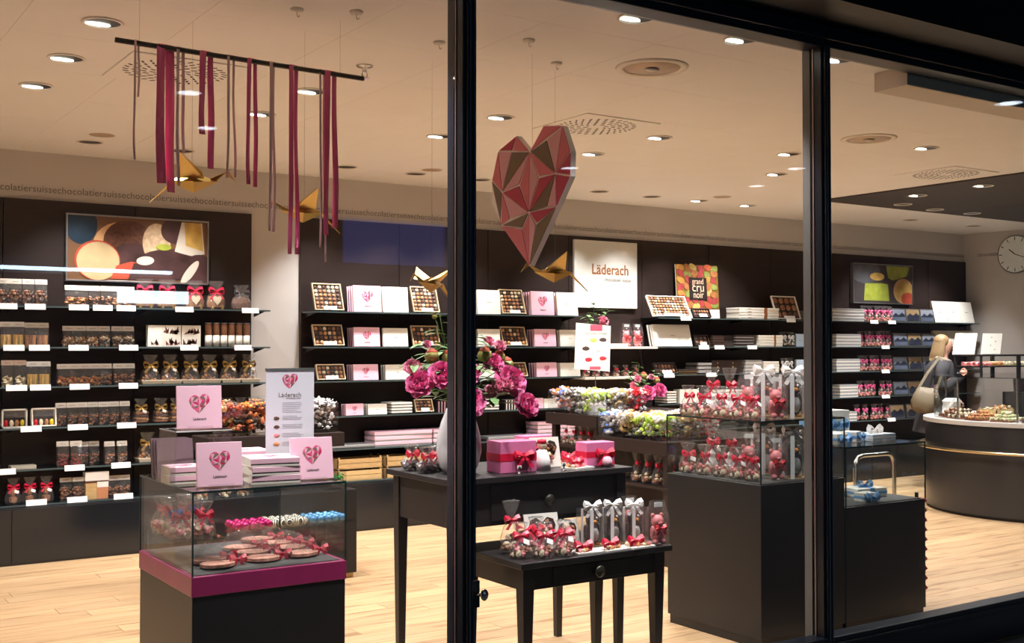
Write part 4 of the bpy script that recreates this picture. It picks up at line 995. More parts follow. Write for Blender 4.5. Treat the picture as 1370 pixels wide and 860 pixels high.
FL = [((2.545,4.55,1.385),.075,'open','full pink peony leaning out left over the gift boxes'),((2.63,4.5,1.425),.078,'open','frilly pink peony beside the lowest left bloom'),((2.735,4.46,1.43),.07,'open','deep pink peony half behind the mullion, upper'),((2.735,4.44,1.305),.082,'open','large deep pink peony just above the vase rim'),
      ((2.99,4.5,1.395),.088,'open','largest open peony right of the mullion'),((3.1,4.53,1.275),.075,'open','drooping pink peony hanging out right'),((2.93,4.55,1.475),.06,'open','narrow pink peony above the largest one'),((2.91,4.47,1.365),.04,'rose','small pale rose beside the largest peony'),((2.95,4.45,1.375),.035,'rose','small rose pressed against the largest peony'),
      ((2.885,4.5,1.34),.04,'rose','small pale rose below its twin near the mullion'),((2.53,4.6,1.46),.045,'rose','pale rose bud at far left of the bouquet'),((2.61,4.55,1.51),.028,'bud','small green bud above the left peonies'),((2.63,4.6,1.505),.036,'bud','round orange tipped bud left of mullion'),((2.7,4.56,1.5),.036,'bud','orange tipped bud touching the mullion'),
      ((2.89,4.55,1.51),.038,'bud','orange tipped bud right of mullion'),((2.99,4.58,1.5),.034,'bud','greenish orange bud above largest peony'),((3.05,4.6,1.465),.034,'bud','orange bud at right of the bouquet'),((2.93,4.58,1.575),.032,'rose','tiny pink rose near the top of the bouquet'),((2.98,4.56,1.555),.034,'rose','tiny rose cluster below the topmost rose'),((2.595,4.58,1.56),.025,'rose','tiny pink rose among the left leaves')]
for i, (tip, r, k, lb) in enumerate(FL): flower(off(i), tip, r, k, lb, None, 3, .1)
for i, tip in enumerate(((2.66,4.58,1.7),(2.72,4.6,1.58),(2.6,4.62,1.6),(2.86,4.6,1.64),(2.55,4.65,1.5),(2.78,4.5,1.55),(2.8,4.45,1.45),(2.9,4.45,1.3),(2.68,4.48,1.33),(2.85,4.7,1.55),(2.72,4.7,1.5),(3.02,4.52,1.33))):
    flower(off(i*3+1), tip, 0, 'sprig', 'green leafy sprig in the peony bouquet', 'leafy sprigs of the bouquet', 8, .1)
flower(off(5), (2.645,4.6,1.69), .014, 'bud', 'thin topmost stem with a tiny closed green bud', None, 2, .05)
def gift(label, x, y, z, w, d, h, paper, rib, bs, rz=0., group=None, ball=False, rx=0.):
    t = thing('gift_parcel', label, 'gift', (x,y,z), rz, group, rx)
    MB().box(-w/2,-d/2,0,w/2,d/2,h).build('wrapped_box', paper, t, bevel=.003)
    MB().box(-w/2-.001,-d/2-.001,h*.38,w/2+.001,d/2+.001,h*.62).build('ribbon_band', rib, t)
    if h < d*.6: MB().box(-w*.08,-d/2-.001,-.0002,w*.08,d/2+.001,h+.001).build('ribbon_cross', rib, t)
    if h < d*.6: MB().bow((0,-d*.1,h+bs*.3), bs, 0).build('bow', rib, t)
    else: MB().bow((w*.12,-d/2-.012,h*.52), bs, 0).build('bow', rib, t)
    if ball: MB().blob((w*.1,-d/2-.03,h*.2), .028, 0, .05, False, 10, 6).build('praline_ball', M_pinkbx, t, True)
    return t
gift('large pink gift parcel with red bow beside the vase', 3.03,4.53,BZ,.2,.13,.15,M_pinkdk,M_red,.05,-.05)
gift('pink gift parcel standing behind the red bow pile', 3.4,4.88,BZ,.17,.1,.135,M_pinkdk,M_red,.045)
gift('pink gift parcel with bow and hanging ball at table end', 3.535,4.53,BZ,.17,.1,.12,M_pinkdk,M_red,.05,-.05,None,True)
gift('small cream gift with red bow behind the vase', 2.86,4.89,BZ,.12,.1,.05,M_cream,M_red,.04)
K_rbow = cello_bag([M_choc, M_dark, M_whitec, M_pinkch], M_red, .05, .15, None, True, 22, .016)
K_foil = cello_bag([mat('grey_foil',(120,112,112),.35,metal=.6)], M_red, .055, .12, None, False, 22, .02)
for x, y in ((2.665,4.86),(2.745,4.76),(2.67,4.72)): K_foil.put((x,y,BZ), .3, 'low grey foil bag with red bow left of the vase', 'grey foil bags')
def heartcard(label, x, y, z, rz, s=.15, rx=R(-14)):
    t = thing('heart_gift_card', label, 'sweets', (x,y,z), rz, None, rx)
    MB().box(-s*.55,0,0,s*.55,.006,s).build('card', M_cream, t)
    P = [(u*s*.06, s*.52+v*s*.06) for u, v in ((0,-7),(5,-2),(7,2),(6,5),(3,6),(0,3.5),(-3,6),(-6,5),(-7,2),(-5,-2))]
    MB().prism(P[::-1], -.01, 0, 'y').build('heart_tray', M_darkbx, t)
    mb = MB()
    for i in range(16): mb.blob((random.uniform(-.28,.28)*s, -.014, s*.52+random.uniform(-.25,.25)*s), (.014,.01,.014), i % 4, .2)
    mb.build('chocolates', [M_choc, M_whitec, M_pinkch, M_dark], t, stuff=True)
    MB().bow((-s*.55,-.012,s*.55), s*.3, 0).build('bow', M_red, t)
heartcard('white card with heart of mixed chocolates on the tall table', 3.29,4.6,BZ,-.1)
t = thing('figure_bag', 'white wrapped figure with red cap beside the heart card', 'sweets', (3.2,4.52,BZ))
MB().lathe([(0,0),(.045,0),(.042,.05),(.026,.09),(.012,.1)], 14).build('wrap', M_whiterb, t, True); MB().lathe([(.012,.1),(.024,.115),(.02,.135),(.0,.14)], 12).build('head', M_whitec, t, True); MB().lathe([(.024,.128),(.022,.145),(0,.15)], 12).build('cap', M_red, t, True)
def flatpack(label, x, y, z, rz, group):
    t = thing('flat_pack', label, 'sweets', (x,y,z), rz, group)
    MB().box(-.07,-.05,0,.07,.05,.008).build('card', M_cream, t)
    mb = MB()
    for i in range(14): mb.blob((random.uniform(-.055,.05), random.uniform(-.035,.035), .016), (.014,.012,.008), i % 4, .2)
    mb.build('chocolates', [M_whitec, M_pinkch, M_choc, M_almond], t, stuff=True)
    MB().bow((-.02,-.01,.034), .045, 0).build('bow', M_red, t)
for i, (x, y, rz) in enumerate(((3.38,4.47,.2),(3.3,4.73,-.5),(3.43,4.63,.5),(3.54,4.72,-.3))): flatpack('flat white pack of chocolates with red bow on the tall table', x,y,BZ,rz,'flat packs on the tall table')
for x, y, z, n in ((3.0,4.42,BZ,'tall'),(3.26,4.42,BZ,'tall'),(2.97,4.19,.6055,'low')):
    t = thing('price_holder', 'tiny clear price holder at the edge of the %s table' % n, 'holder', (x,y,z), 0, 'price holders on the %s table' % n)
    MB().lathe([(.012,0),(.012,.003),(.003,.008),(.003,.016),(.01,.028),(0,.04)], 12).build('stem', M_steel, t, True); MB().box(-.012,-.002,.025,.012,0,.04).build('card', M_tagw, t)
# ---- on the low table
LZ = .6055
for x, y, lb in ((2.86,4.21,'red bow chocolate bag at back corner of the low table'),(2.955,4.16,'red bow chocolate bag at front corner of the low table'),(3.06,4.15,'red bow chocolate bag next to the corner bag on low table')): K_rbow.put((x,y,LZ), random.uniform(-.2,.2), lb, None, 1.05)
K_tb = cello_bag([M_dark, M_choc, M_whitec], M_red, .055, .24, None, False, 26, .018); K_tb.put((2.89,4.325,LZ), 0, 'tall silver topped bag with red bow at back of low table', None)
heartcard('white heart card behind the bow bags on the low table', 3.085,4.335,LZ,-.1,.165)
heartcard('small heart card with red ribbons on the low table', 3.225,4.33,LZ,.05,.125)
for i, (x, y, rz) in enumerate(((3.19,4.155,-.1),(3.335,4.145,.05))): flatpack('flat white pack of chocolates with red bow on the low table', x,y,LZ,rz,'flat packs on the low table')
M_peng = mat('penguin_dark',(66,46,38),.4); M_belly = mat('penguin_belly',(222,218,214),.4); M_beak = mat('penguin_beak',(214,140,50),.45)
def penguin():
    t = thing('chocolate_penguin', 'penguin', 'chocolate figure')
    MB().lathe([(0,.004),(.03,.006),(.042,.035),(.04,.075),(.03,.105),(.034,.125),(.033,.145),(.02,.165),(0,.17)], 18).build('body', M_peng, t, True)
    MB().ball((0,-.024,.055), (.028,.022,.042)).build('belly', M_belly, t, True)
    MB().lathe([(.011,0),(.007,.016),(0,.03)], 10).build('beak', M_beak, t, True).matrix_local = Matrix.Translation((0,-.028,.128)) @ Matrix.Rotation(R(95),4,'X')
    for s in (-1,1):
        MB().ball((s*.014,-.029,.144), (.008,.005,.008)).build('eye', M_belly, t, True); MB().ball((s*.014,-.0335,.144), (.0035,.002,.0035)).build('pupil', M_black, t)
        MB().ball((s*.018,-.026,.006), (.015,.024,.006)).build('foot', M_beak, t, True); MB().ball((s*.042,.0,.075), (.007,.018,.036)).build('flipper', M_peng, t, True)
    return t
K_pen = Kind(penguin)
def clearbox_():
    t = thing('clear_gift_box', 'box', 'box'); w, h = .062, .2
    MB().box(-w,-w,0,w,w,.004).build('base_card', M_kraft, t)
    for a in ((-w,-w,w,-w+.001),(-w,w-.001,w,w),(-w,-w+.001,-w+.001,w-.001),(w-.001,-w+.001,w,w-.001)): MB().box(a[0],a[1],.004,a[2],a[3],h).build('clear_side', G_film, t)
    MB().box(-w-.0012,-.011,0,-w,.011,h).box(w,-.011,0,w+.0012,.011,h).box(-.05,-w-.0012,0,-.028,-w,h).box(-w,-.011,h,w,.011,h+.0012).build('ribbon', M_whiterb, t)
    MB().bow((0,-.01,h+.014), .055, 0, .03).build('bow', M_whiterb, t)
    return t
K_cb = Kind(clearbox_)
def boxed_penguin(x, y, z, rz, where, sc=1.):
    K_cb.put((x,y,z), rz, 'clear gift box with white ribbon ' + where, 'clear boxes ' + where, sc)
    K_pen.put((x,y,z+.0045*sc), rz, 'dark chocolate penguin with white belly in box ' + where, 'penguins ' + where, sc)
for x, y in ((3.335,4.3),(3.45,4.29),(3.545,4.245)): boxed_penguin(x,y,LZ,-.08,'on the low table',.86)
def bear():
    t = thing('pink_bear', 'pink chocolate bear', 'chocolate figure')
    mb = MB().ball((0,0,.045), (.034,.03,.045)).ball((0,-.004,.108), (.031,.029,.03))
    for s in (-1,1): mb.ball((s*.024,0,.135), (.011,.008,.011)).ball((s*.034,-.014,.062), (.011,.014,.026)).ball((s*.02,-.018,.012), (.014,.02,.013))
    mb.ball((0,-.03,.1), (.012,.01,.009)).build('body', M_pinkch, t, True)
    MB().bow((0,-.034,.078), .03, 0).build('bow', M_redch, t)
    return t
K_bear = Kind(bear)
def bearbag_():
    t = thing('clear_bag', 'bag', 'bag'); h = .21
    MB().add([(-.045,-.04,0),(.045,-.04,0),(.045,.04,0),(-.045,.04,0),(-.045,-.04,h*.6),(.045,-.04,h*.6),(.045,.04,h*.6),(-.045,.04,h*.6),(-.04,-.002,h),(.04,-.002,h),(.04,.002,h),(-.04,.002,h)],[(0,1,5,4),(1,2,6,5),(2,3,7,6),(3,0,4,7),(4,5,9,8),(5,6,10,9),(6,7,11,10),(7,4,8,11),(3,2,1,0)]).build('film', G_film, t)
    MB().box(-.022,-.014,h*.85,.022,-.01,h*.95).build('label_card', M_tagw, t)
    return t
K_bb = Kind(bearbag_)
def bagged_bear(x, y, z, rz, where, sc=1.):
    K_bb.put((x,y,z), rz, 'tall clear bag with white label ' + where, 'clear bear bags ' + where, sc); K_bear.put((x,y,z+.003), rz, 'pink chocolate bear, red bow, ' + where, 'pink bears ' + where, sc)
for x, y in ((3.6,4.345),(3.605,4.14)): bagged_bear(x,y,LZ,-.15,'on the low table')
K_rbow.put((3.13,4.245,LZ), .2, 'red bow chocolate bag before the white heart card on low table', None, .95)
K_rbow.put((2.985,4.265,LZ), .4, 'red bow chocolate bag tucked behind front bags on low table', None, 1.1)
flatpack('flat white pack of chocolates with red bow on the low table', 3.48,4.135,LZ,.05,'flat packs on the low table')
# ---- tall case, top and inside
def whitefig(mb, r, h, z0):
    mb.lathe([(r*.6,z0+.005),(r*.62,z0+.04),(r*.3,z0+.075),(r*.4,z0+.095),(0,z0+.12)], 12, sy=.8)
    for i in range(8): mb.blob((r*.7*math.cos(i*.8), r*.5*math.sin(i*.8), z0+.014), .016, 1+i % 2, .2)
K_whb = cello_bag([M_whiterb, M_choc, M_pinkch], M_red, .058, .25, None, True, body=whitefig)
for z, wh in ((1.1655,'on top of the tall case'),(.8415,'inside the tall case')):
    for i, (x, y) in enumerate(((4.385,4.77),(4.39,4.65),(4.4,4.53),(4.405,4.41),(4.39,4.28))): K_rbow.put((x,y,z), random.uniform(-.4,.4), 'red bow chocolate bag at the edge '+wh, 'red bow bags '+wh, 1.1)
    for i, (x, y) in enumerate(((4.54,4.74),(4.55,4.61))): K_whb.put((x,y,z), .3*i, 'tall cellophane bag with white figure and red bow '+wh, 'white figure bags '+wh, 1.05)
    for x, y in ((4.55,4.47),): bagged_bear(x,y,z,-.3,'behind the bow bags '+wh,1.15)
    bagged_bear(4.54,4.26,z,-.2,'at front '+wh,1.1)
    boxed_penguin(4.68,4.27,z,-.25,wh,1.15); boxed_penguin(4.7,4.5,z,-.25,wh,1.15)
    if z > 1: boxed_penguin(4.85,4.32,z,-.2,wh,1.)
K_blue = cello_bag([M_choc, M_whitec, mat('green_praline',(150,190,60),.4)], M_bluerb, .05, .18, None, False, 20, .016)
K_blue.put((4.86,4.68,1.1655), 0, 'chocolate bag with pale blue bow on the tall case', None); K_blue.put((4.85,4.3,.8415), 0, 'chocolate bag with pale blue bow inside the tall case', None)
# ---- lower case
gift('large white gift box with blue ribbon and bow', 5.32,4.6,1.0008,.25,.16,.17,M_cream,M_bluerb,.06,-.05)
for i, (x, y) in enumerate(((5.07,4.3),(5.16,4.38),(5.27,4.36))): gift('small white gift with blue bow in front of large blue ribbon box', x,y,1.0008,.09,.09,.06,M_cream,M_bluerb,.045,.2*i,'small blue bow gifts on glass')
gift('flat pale blue gift pack on the lower case', 5.47,4.37,1.0008,.22,.16,.04,mat('ice_blue_paper',(206,222,230),.5),M_whiterb,.06,.05)
for i, (x, y, w, rz) in enumerate(((5.12,4.38,.16,.3),(5.23,4.235,.1,.0),(5.42,4.4,.22,-.15),(5.27,4.52,.18,.2))): gift('low white gift with blue ribbon inside the lower case', x,y,.6767,w,w*.7,.05,M_cream,M_bluerb,.05,rz,'blue ribbon gifts inside the lower case')
t = thing('steel_hoop_rail', 'bent steel hoop rail standing behind the lower case', 'rail', (6.28,5.0,0))
P = [(-.2,0,0),(-.2,0,.74),(-.192,0,.78),(-.17,0,.81),(-.13,0,.822),(.13,0,.822),(.17,0,.81),(.192,0,.78),(.2,0,.74),(.2,0,0)]
MB().tube(P, .014, 12).build('hoop', M_steel, t, True)
for s in (-1,1): MB().lathe([(0,0),(.04,0),(.04,.006),(.016,.01),(0,.01)], 16, (s*.2,0,0)).build('floor_flange', M_steel, t, True)
t = thing('sachet_strip', 'hanging strip of red sachets on the side of the lower case', 'sachets', (5.652,4.2,.1))
MB().box(-.012,-.01,0,-.004,.01,.6).build('strip', M_black, t)
for i in range(10): MB().hexa([(-.004,-.04,.03+.056*i),(.05,-.03,.045+.056*i),(.05,.03,.045+.056*i),(-.004,.04,.03+.056*i),(-.004,-.04,.05+.056*i),(.045,-.02,.062+.056*i),(.045,.02,.062+.056*i),(-.004,.04,.05+.056*i)]).build('sachet', M_redch, t)
# ================================================================ HANGING DECORATION
t = thing('ceiling_rod', 'dark metal rod hung from the ceiling carrying pink ribbons', 'rod', (1.73,4.6,2.765))
MB().tube([(-.545,0,0),(.545,0,-.012)], .011, 12).build('rod', mat('rod_metal',(74,68,62),.4,metal=.6), t, True)
for x, zz in ((-.45,0),(.43,-.01)): MB().tube([(x,0,zz),(x,0,.234)], .0008, 5).build('wire', M_steel, t)
RIB = [(1.27,.009,2.292,2.55,.022,0),(1.385,.036,2.205,2.176,.046,1),(1.447,.013,2.2,2.34,.03,0),(1.555,.026,2.42,2.287,.045,1),(1.66,.011,2.25,2.26,.035,0),(1.752,.018,2.23,2.226,.04,1),(1.842,.013,2.04,2.04,.024,0),(1.94,.02,1.946,1.948,.036,1),(2.075,.01,1.98,1.92,.03,0),(2.115,.026,2.037,2.073,.05,1)]
for k, (x, w, z1, z2, sp, hot) in enumerate(RIB):
    zr = 2.765-.012*(x-1.185)/1.09; P = []; wd = []
    ph = random.uniform(0,6)
    for i in range(9): f = 1-i/8; P.append((-sp/2*(.9+.2*f)+.004*math.sin(f*7+ph)*f, -.012-.012*f*f+.006*math.sin(f*5+ph), (z1-zr)*f)); wd.append((1,.25*math.sin(f*4+ph),0))
    P.append((-sp*.2,-.006,.013)); wd.append((1,0,.0)); P.append((sp*.2,.004,.013)); wd.append((1,0,0))
    for i in range(9): f = i/8; P.append((sp/2*(.9+.3*f)+.005*math.sin(f*6+ph)*f, .012+.004*math.sin(f*5), (z2-zr)*f)); wd.append((1,-.3*math.sin(f*4+ph),0))
    P[9] = (-sp*.3,-.004,.0125); P[10] = (sp*.3,.004,.0125)
    o = MB().strip(P, wd, w, 0, .0006).build('hanging_ribbon', M_pinkrb if hot else M_palerb, None, True)
    o.location = (x,4.6,zr)
    tag(o, 'widest hot pink satin ribbon looped over the ceiling rod' if k == 1 else ('hot pink satin ribbon looped over the ceiling rod' if hot else 'narrow pale pink ribbon looped over the ceiling rod'), 'ribbon', None if k == 1 else ('hot pink ribbons on the rod' if hot else 'pale ribbons on the rod'))
# ---- big faceted heart
t = thing('hanging_heart', 'large faceted pink and taupe heart hanging in the window', 'heart ornament', (3.2,4.6,2.29), R(-80))
HS = .69
hp_ = hp
def hp(c, s): a, b = hp_(c, s); return (a*.78, b)
out = [hp(c, HS) for c in HOUT]
MB().prism(out[::-1], -.014, .02, 'y').build('heart_body', H_pale, t)
MB().tube([(0,0,.2),(0,0,.712)], .0008, 5).build('wire', M_steel, t)
for f in HF:
    p = [hp(c, HS) for c in f[:-1]]; n_ = len(p)
    cx = sum(a for a, b in p)/n_; cz = sum(b for a, b in p)/n_
    q = []
    for a, b in p:
        L = math.hypot(a-cx, b-cz); k = max(.3, 1-.007/L) ; q.append((cx+(a-cx)*k, cz+(b-cz)*k))
    ar = sum(q[i][0]*q[(i+1) % n_][1]-q[(i+1) % n_][0]*q[i][1] for i in range(n_))
    if ar > 0: q.reverse()
    MB().prism(q, -.018, -.014, 'y').build('facet', (H_dark, H_mid, H_light, H_brown)[int(f[-1])], t)
# ---- folded gold paper birds
def bird():
    t = thing('paper_bird', 'bird', 'paper bird'); s = .125
    def tri(name, pts, mb=None):
        mb = MB()
        for q in pts: mb.add([Vector(v)*s for v in q], [tuple(range(len(q)))])
        o = mb.build(name, M_gold, t); sd = o.modifiers.new('card', 'SOLIDIFY'); sd.thickness = .0016; return o
    n, tp, kl, rt_ = (.72,0,.05), (0,0,.26), (.05,0,-.3), (-.62,0,.02)
    for y in (-1,1):
        sd_ = (.05,.24*y,-.02)
        tri('body_side', [(n,tp,sd_),(n,kl,sd_),(rt_,tp,sd_),(rt_,kl,sd_)])
        tri('wing', [((.34,.12*y,.1),(-.34,.12*y,.1),(-.3,1.0*y,.7)), ((.34,.12*y,.1),(-.3,1.0*y,.7),(.3,.62*y,.2))])
        tri('tail', [((-.5,.12*y,.05),(-.58,0,-.1),(-1.15,.02*y,-.62))])
    tri('neck', [((.5,.08,.1),(.5,-.08,.1),(1.02,0,.36)), ((.62,.0,.0),(.5,.08,.1),(1.02,0,.36))])
    tri('beak', [((1.02,.03,.36),(.9,-.02,.28),(1.2,0,.06))])
    MB().tube([(0,0,.18*s),(0,0,.35)], .0006, 4).build('wire', M_steel, t)
    return t
K_bird = Kind(bird)
for x, y, z, rz, sc, lb in ((1.62,4.98,2.28,R(-20),1.25,'gold folded paper bird behind the widest pink ribbon'),(2.1,4.85,2.16,R(165),1.15,'gold folded paper bird behind the longest ribbons'),(3.5,4.82,1.93,R(150),1.2,'bright gold paper bird below the big heart'),(2.83,4.95,1.86,R(200),1.1,'gold paper bird above the peonies by the mullion')):
    r = K_bird.put((x,y,z), rz, lb, None, sc)
for o in list(COL.objects):          # hanging threads reach the ceiling
    if o.parent and o.parent.name.startswith('paper_bird') and o.name.startswith('wire'):
        p = o.parent; o.scale = (1,1,(2.9985-p.location.z)/p.scale.z/.35)

# ================================================================ CANDY ISLANDS
def candies(mb, n, w, d, h, r, nm, heap=.03):
    for i in range(n):
        x, y = random.uniform(-w,w)/2*.9, random.uniform(-d,d)/2*.9
        e = 1-max(abs(x)/w, abs(y)/d)*1.2
        z = (h+heap*max(0,e)*2)*(1-random.random()**2*.9) if i > n*.45 else h+heap*max(0,e)*2*random.random()
        z = max(r, z); m = random.randrange(nm)
        mb.blob((x,y,z), (r*1.15,r*.85,r*.85), m, .1, True, 6, 4)
        a = random.uniform(0,6.28); dv = Vector((math.cos(a), math.sin(a), random.uniform(-.3,.6))).normalized()
        for s in (-1,1):
            q = Vector((x,y,z))+dv*s*r*1.05; u = dv.cross(Vector((0,0,1))).normalized(); e2 = q+dv*s*r*1.0
            mb.add([q-u*r*.25, q+u*r*.25, e2+u*r*.55, e2+Vector((0,0,r*.3)), e2-u*r*.55], [(0,1,2,3,4)], m)
def cbin(label, x, y, z, w, d, h, cols, n=140, r=.0155):
    t = thing('candy_bin', label, 'candy bin', (x,y,z))
    MB().box(-w/2,-d/2,0,w/2,d/2,.004).build('bin_floor', G_acryl, t)
    for a in ((-w/2,-d/2,w/2,-d/2+.003),(-w/2,d/2-.003,w/2,d/2),(-w/2,-d/2,-w/2+.003,d/2),(w/2-.003,-d/2,w/2,d/2)): MB().box(a[0],a[1],.004,a[2],a[3],h).build('bin_wall', G_acryl, t)
    mb = MB(); candies(mb, n, w-.02, d-.02, h*.85, r, len(cols)); mb.build('wrapped_candies', cols, t, stuff=True)
def cw(n, c, metal=.0): return mat('wrapper_'+n, tuple(min(250, int(q*1.15)) for q in c), .35, metal=metal, var=.15, vscale=40)
cO, cB, cGy, cGr, cGo, cR, cW, cSil = cw('orange',(226,130,60)), cw('blue',(96,130,200)), cw('grey',(150,146,142)), cw('green',(176,204,90)), cw('gold',(196,164,110)), cw('red',(206,50,60)), cw('white',(232,228,216)), cw('silver',(190,190,188),.6)
cBz, cDk = cw('bronze',(180,96,60)), cw('dark',(74,62,58))
t = thing('candy_stand', 'dark tiered candy stand behind the tall display case', 'display stand', (5.32,6.0,0))
MB().box(0,0,.784,1.2,.79,.876).build('lower_tray', M_panel, t, bevel=.003); MB().box(0,.8,.93,1.2,1.46,1.022).build('upper_tray', M_panel, t, bevel=.003)
MB().box(.02,.02,.535,1.15,.78,.555).build('lower_shelf', M_panel, t); MB().box(.02,.82,.755,1.15,1.44,.775).build('upper_shelf', M_panel, t)
MB().box(.3,.25,.0,1.1,1.3,.784).build('core', M_panel, t); MB().box(.3,.85,.784,1.1,1.3,.93).build('upper_core', M_panel, t)
for x, y in ((.04,.04),(.04,.74),(1.1,.04)): MB().box(x,y,0,x+.05,y+.05,.784).build('post', M_panel, t)
for x, y in ((.04,.84),(.04,1.38)): MB().box(x,y,0,x+.05,y+.05,.93).build('post', M_panel, t)
for nm, x, y, z, w, d, c in (('orange and blue','u',7.36,0,.2,.17,[cO,cB,cW]),('grey and white','u',7.17,0,.2,.18,[cGy,cW,cDk]),('lime green','u',6.95,0,.2,.22,[cGr,cW]),
                          ('golden','f',5.63,1,.17,.2,[cGo,cW]),('red and white','f',5.82,1,.17,.2,[cR,cW,cR])):
    X, Y = (5.43, y) if x == 'u' else (y, 6.93)
    cbin('clear bin of %s wrapped candies on the upper candy tier' % nm, X, Y, 1.0225, w, d, .17, c)
for nm, X, Y, w, d, c in (('blue and silver',5.43,6.71,.2,.16,[cB,cSil,cW]),('grey and cream',5.43,6.53,.2,.17,[cGy,cW,cGo]),('lime green',5.43,6.26,.2,.33,[cGr,cW,cGr]),('golden grey',5.63,6.14,.17,.2,[cGo,cGy]),('red and white',5.82,6.14,.18,.2,[cR,cW]),('orange',5.63,6.45,.17,.3,[cO,cW]),('white and grey',5.85,6.45,.22,.3,[cW,cGy])):
    cbin('clear bin of %s wrapped candies on the lower candy tier' % nm, X, Y, .8765, w, d, .16, c, 190)
for i, y in enumerate((6.09,6.21,6.33,6.45)): K_tb.put((5.42,y,.5555), .2*i, 'tall clear bag with red bow on shelf under the lower candy tier', 'bow bags under the lower tier', (1,1,.9))
for i, x in enumerate((5.55,5.68)): K_tb.put((x,6.09,.5555), .2*i, 'tall clear bag with red bow at front under the lower candy tier', 'front bow bags under the lower tier', (1,1,.9))
for i, y in enumerate((6.88,6.99,7.1,7.21,7.32)): K_rbow.put((5.41,y,.7755), .2*i, 'bag with red bow on shelf under the upper candy tier', 'bow bags under the upper tier', (.95,.95,1.))
t = thing('candy_sign', 'white tilted card sign with coloured candy pictures above candy stand', 'sign', (5.625,7.2,1.0225), R(-24))
MB().box(-.075,-.05,0,.075,.05,.15).build('white_block', M_cream, t, bevel=.002); MB().tube([(0,0,.15),(0,0,.4)], .003, 8).build('pole', M_steel, t)
P = [(-.175,.345),(.115,.325),(.125,.69),(-.16,.715)]
MB().prism(P[::-1], -.008, -.003, 'y').build('card', M_cream, t)
MB().box(-.045,-.009,.65,.055,-.0078,.7).build('logo_block', mat('rose_block',(214,90,110),.5), t); MB().box(-.05,-.009,.34,.04,-.0078,.365).build('footer_block', mat('rose_block'), t)
lettering('chocolat suisse', .03, M_ink, t, (0,-.0086,.63))
for x, z, c in ((-.02,.575,cGr),(.06,.58,cDk),(-.08,.51,cDk),(.03,.5,cW),(-.06,.42,cR),(.06,.43,cR)): MB().blob((x,-.009,z), (.03,.004,.017), 0, .15, False, 8, 4).build('candy_print', c, t)
# roses behind the candy
t = thing('rose_pot', 'dark low pot of roses at the back of the candy stand', 'pot', (6.1,7.25,1.0225)); MB().lathe([(0,0),(.06,0),(.08,.1),(.075,.1),(.055,.01)], 18).build('pot', M_black, t, True)
RV = (6.1,7.25,1.1)
for i, (tip, r, k, lb) in enumerate((((6.03,7.05,1.18),.075,'open','big pink rose low in the candy stand bouquet'),((6.16,7.05,1.2),.07,'open','second big pink rose in the candy stand bouquet'),((5.98,7.1,1.29),.035,'rose','small rose left in the candy stand bouquet'),((6.06,7.12,1.31),.032,'bud','orange bud in the candy stand bouquet'),((6.14,7.12,1.3),.032,'rose','small rose at top of candy stand bouquet'),((6.2,7.12,1.27),.03,'bud','orange bud right in the candy stand bouquet'),((5.93,7.1,1.24),.032,'rose','small pale rose by the red candies'))): flower(RV, tip, r, k, lb, None, 2, .08, 'rose')
for i, tip in enumerate(((5.92,7.15,1.34),(6.08,7.2,1.4),(6.25,7.2,1.33),(6.0,7.1,1.25))): flower(RV, tip, 0, 'sprig', 'green sprig in the candy stand bouquet', 'sprigs of the candy stand bouquet', 7, .08)
# niche things
t = thing('small_jug', 'small white jug holding a pink rose in the niche', 'jug', (6.8,8.74,1.5455)); MB().lathe([(0,0),(.04,0),(.052,.04),(.04,.1),(.03,.13),(.038,.15),(.034,.15),(0,.02)], 18).build('jug_body', M_cream, t, True); MB().tube([(.04,0,.04),(.075,0,.06),(.07,0,.11),(.035,0,.125)], .006, 8).build('handle', M_cream, t, True)
JV = (6.8,8.74,1.64)
flower(JV, (6.84,8.64,1.8), .06, 'rose', 'pale pink rose in the small niche jug', None, 4, .1, 'rose')
for tip in ((6.68,8.68,1.86),(6.75,8.66,1.94),(6.95,8.68,1.9),(6.7,8.66,1.74),(6.86,8.65,1.72)): flower(JV, tip, 0, 'sprig', 'green sprig in the small niche jug', 'sprigs in the niche jug', 7, .1)
for x in (7.23,7.37): bagged_bear(x,8.76,1.5455,-.2,'in the niche',1.1)
for i in range(6): K_rbow.put((6.72+.125*i,8.76,1.2505), .2*i, 'low bag with red bow on the lower niche shelf', 'red bow bags in the niche', (1,1,.75))
carton(.3,.08,.03, M_cream, 'flat white box on the niche shelf', 'box', (7.04,8.72,1.5455))
# ---- left island
t = thing('candy_plinth', 'dark stepped candy plinth behind the magenta case', 'display stand', (2.3,6.945,0))
MB().box(.0,.02,0,1.08,.46,.035).build('plinth_base', M_kraft, t); MB().box(0,0,.035,1.095,.46,.59).build('plinth_body', M_black, t, bevel=.003)
MB().box(.2,.2,.59,1.0,.44,.87).build('riser_block', M_black, t); MB().box(.12,.14,.87,1.07,.46,.964).build('upper_tray', M_panel, t, bevel=.003)
for nm, x, c in (('bronze and gold',2.58,[cBz,cGo,cDk]),('copper',2.79,[cBz,cO,cDk]),('silver',3.0,[cSil,cW]),('brown and white',3.24,[cDk,cW,cSil])): cbin('clear bin of %s wrapped candies behind the magenta case' % nm, x, 7.22, .9645, .2, .2, .2, c, 200)
t = thing('foil_tub', 'small clear tub with green foil shreds by the wooden crates', 'tub', (3.26,7.03,.5905))
MB().box(-.07,-.06,0,.07,.06,.004).box(-.07,-.06,.004,.07,-.057,.13).box(-.07,.057,.004,.07,.06,.13).box(-.07,-.057,.004,-.067,.057,.13).box(.067,-.057,.004,.07,.057,.13).build('tub', G_acryl, t)
mb = MB()
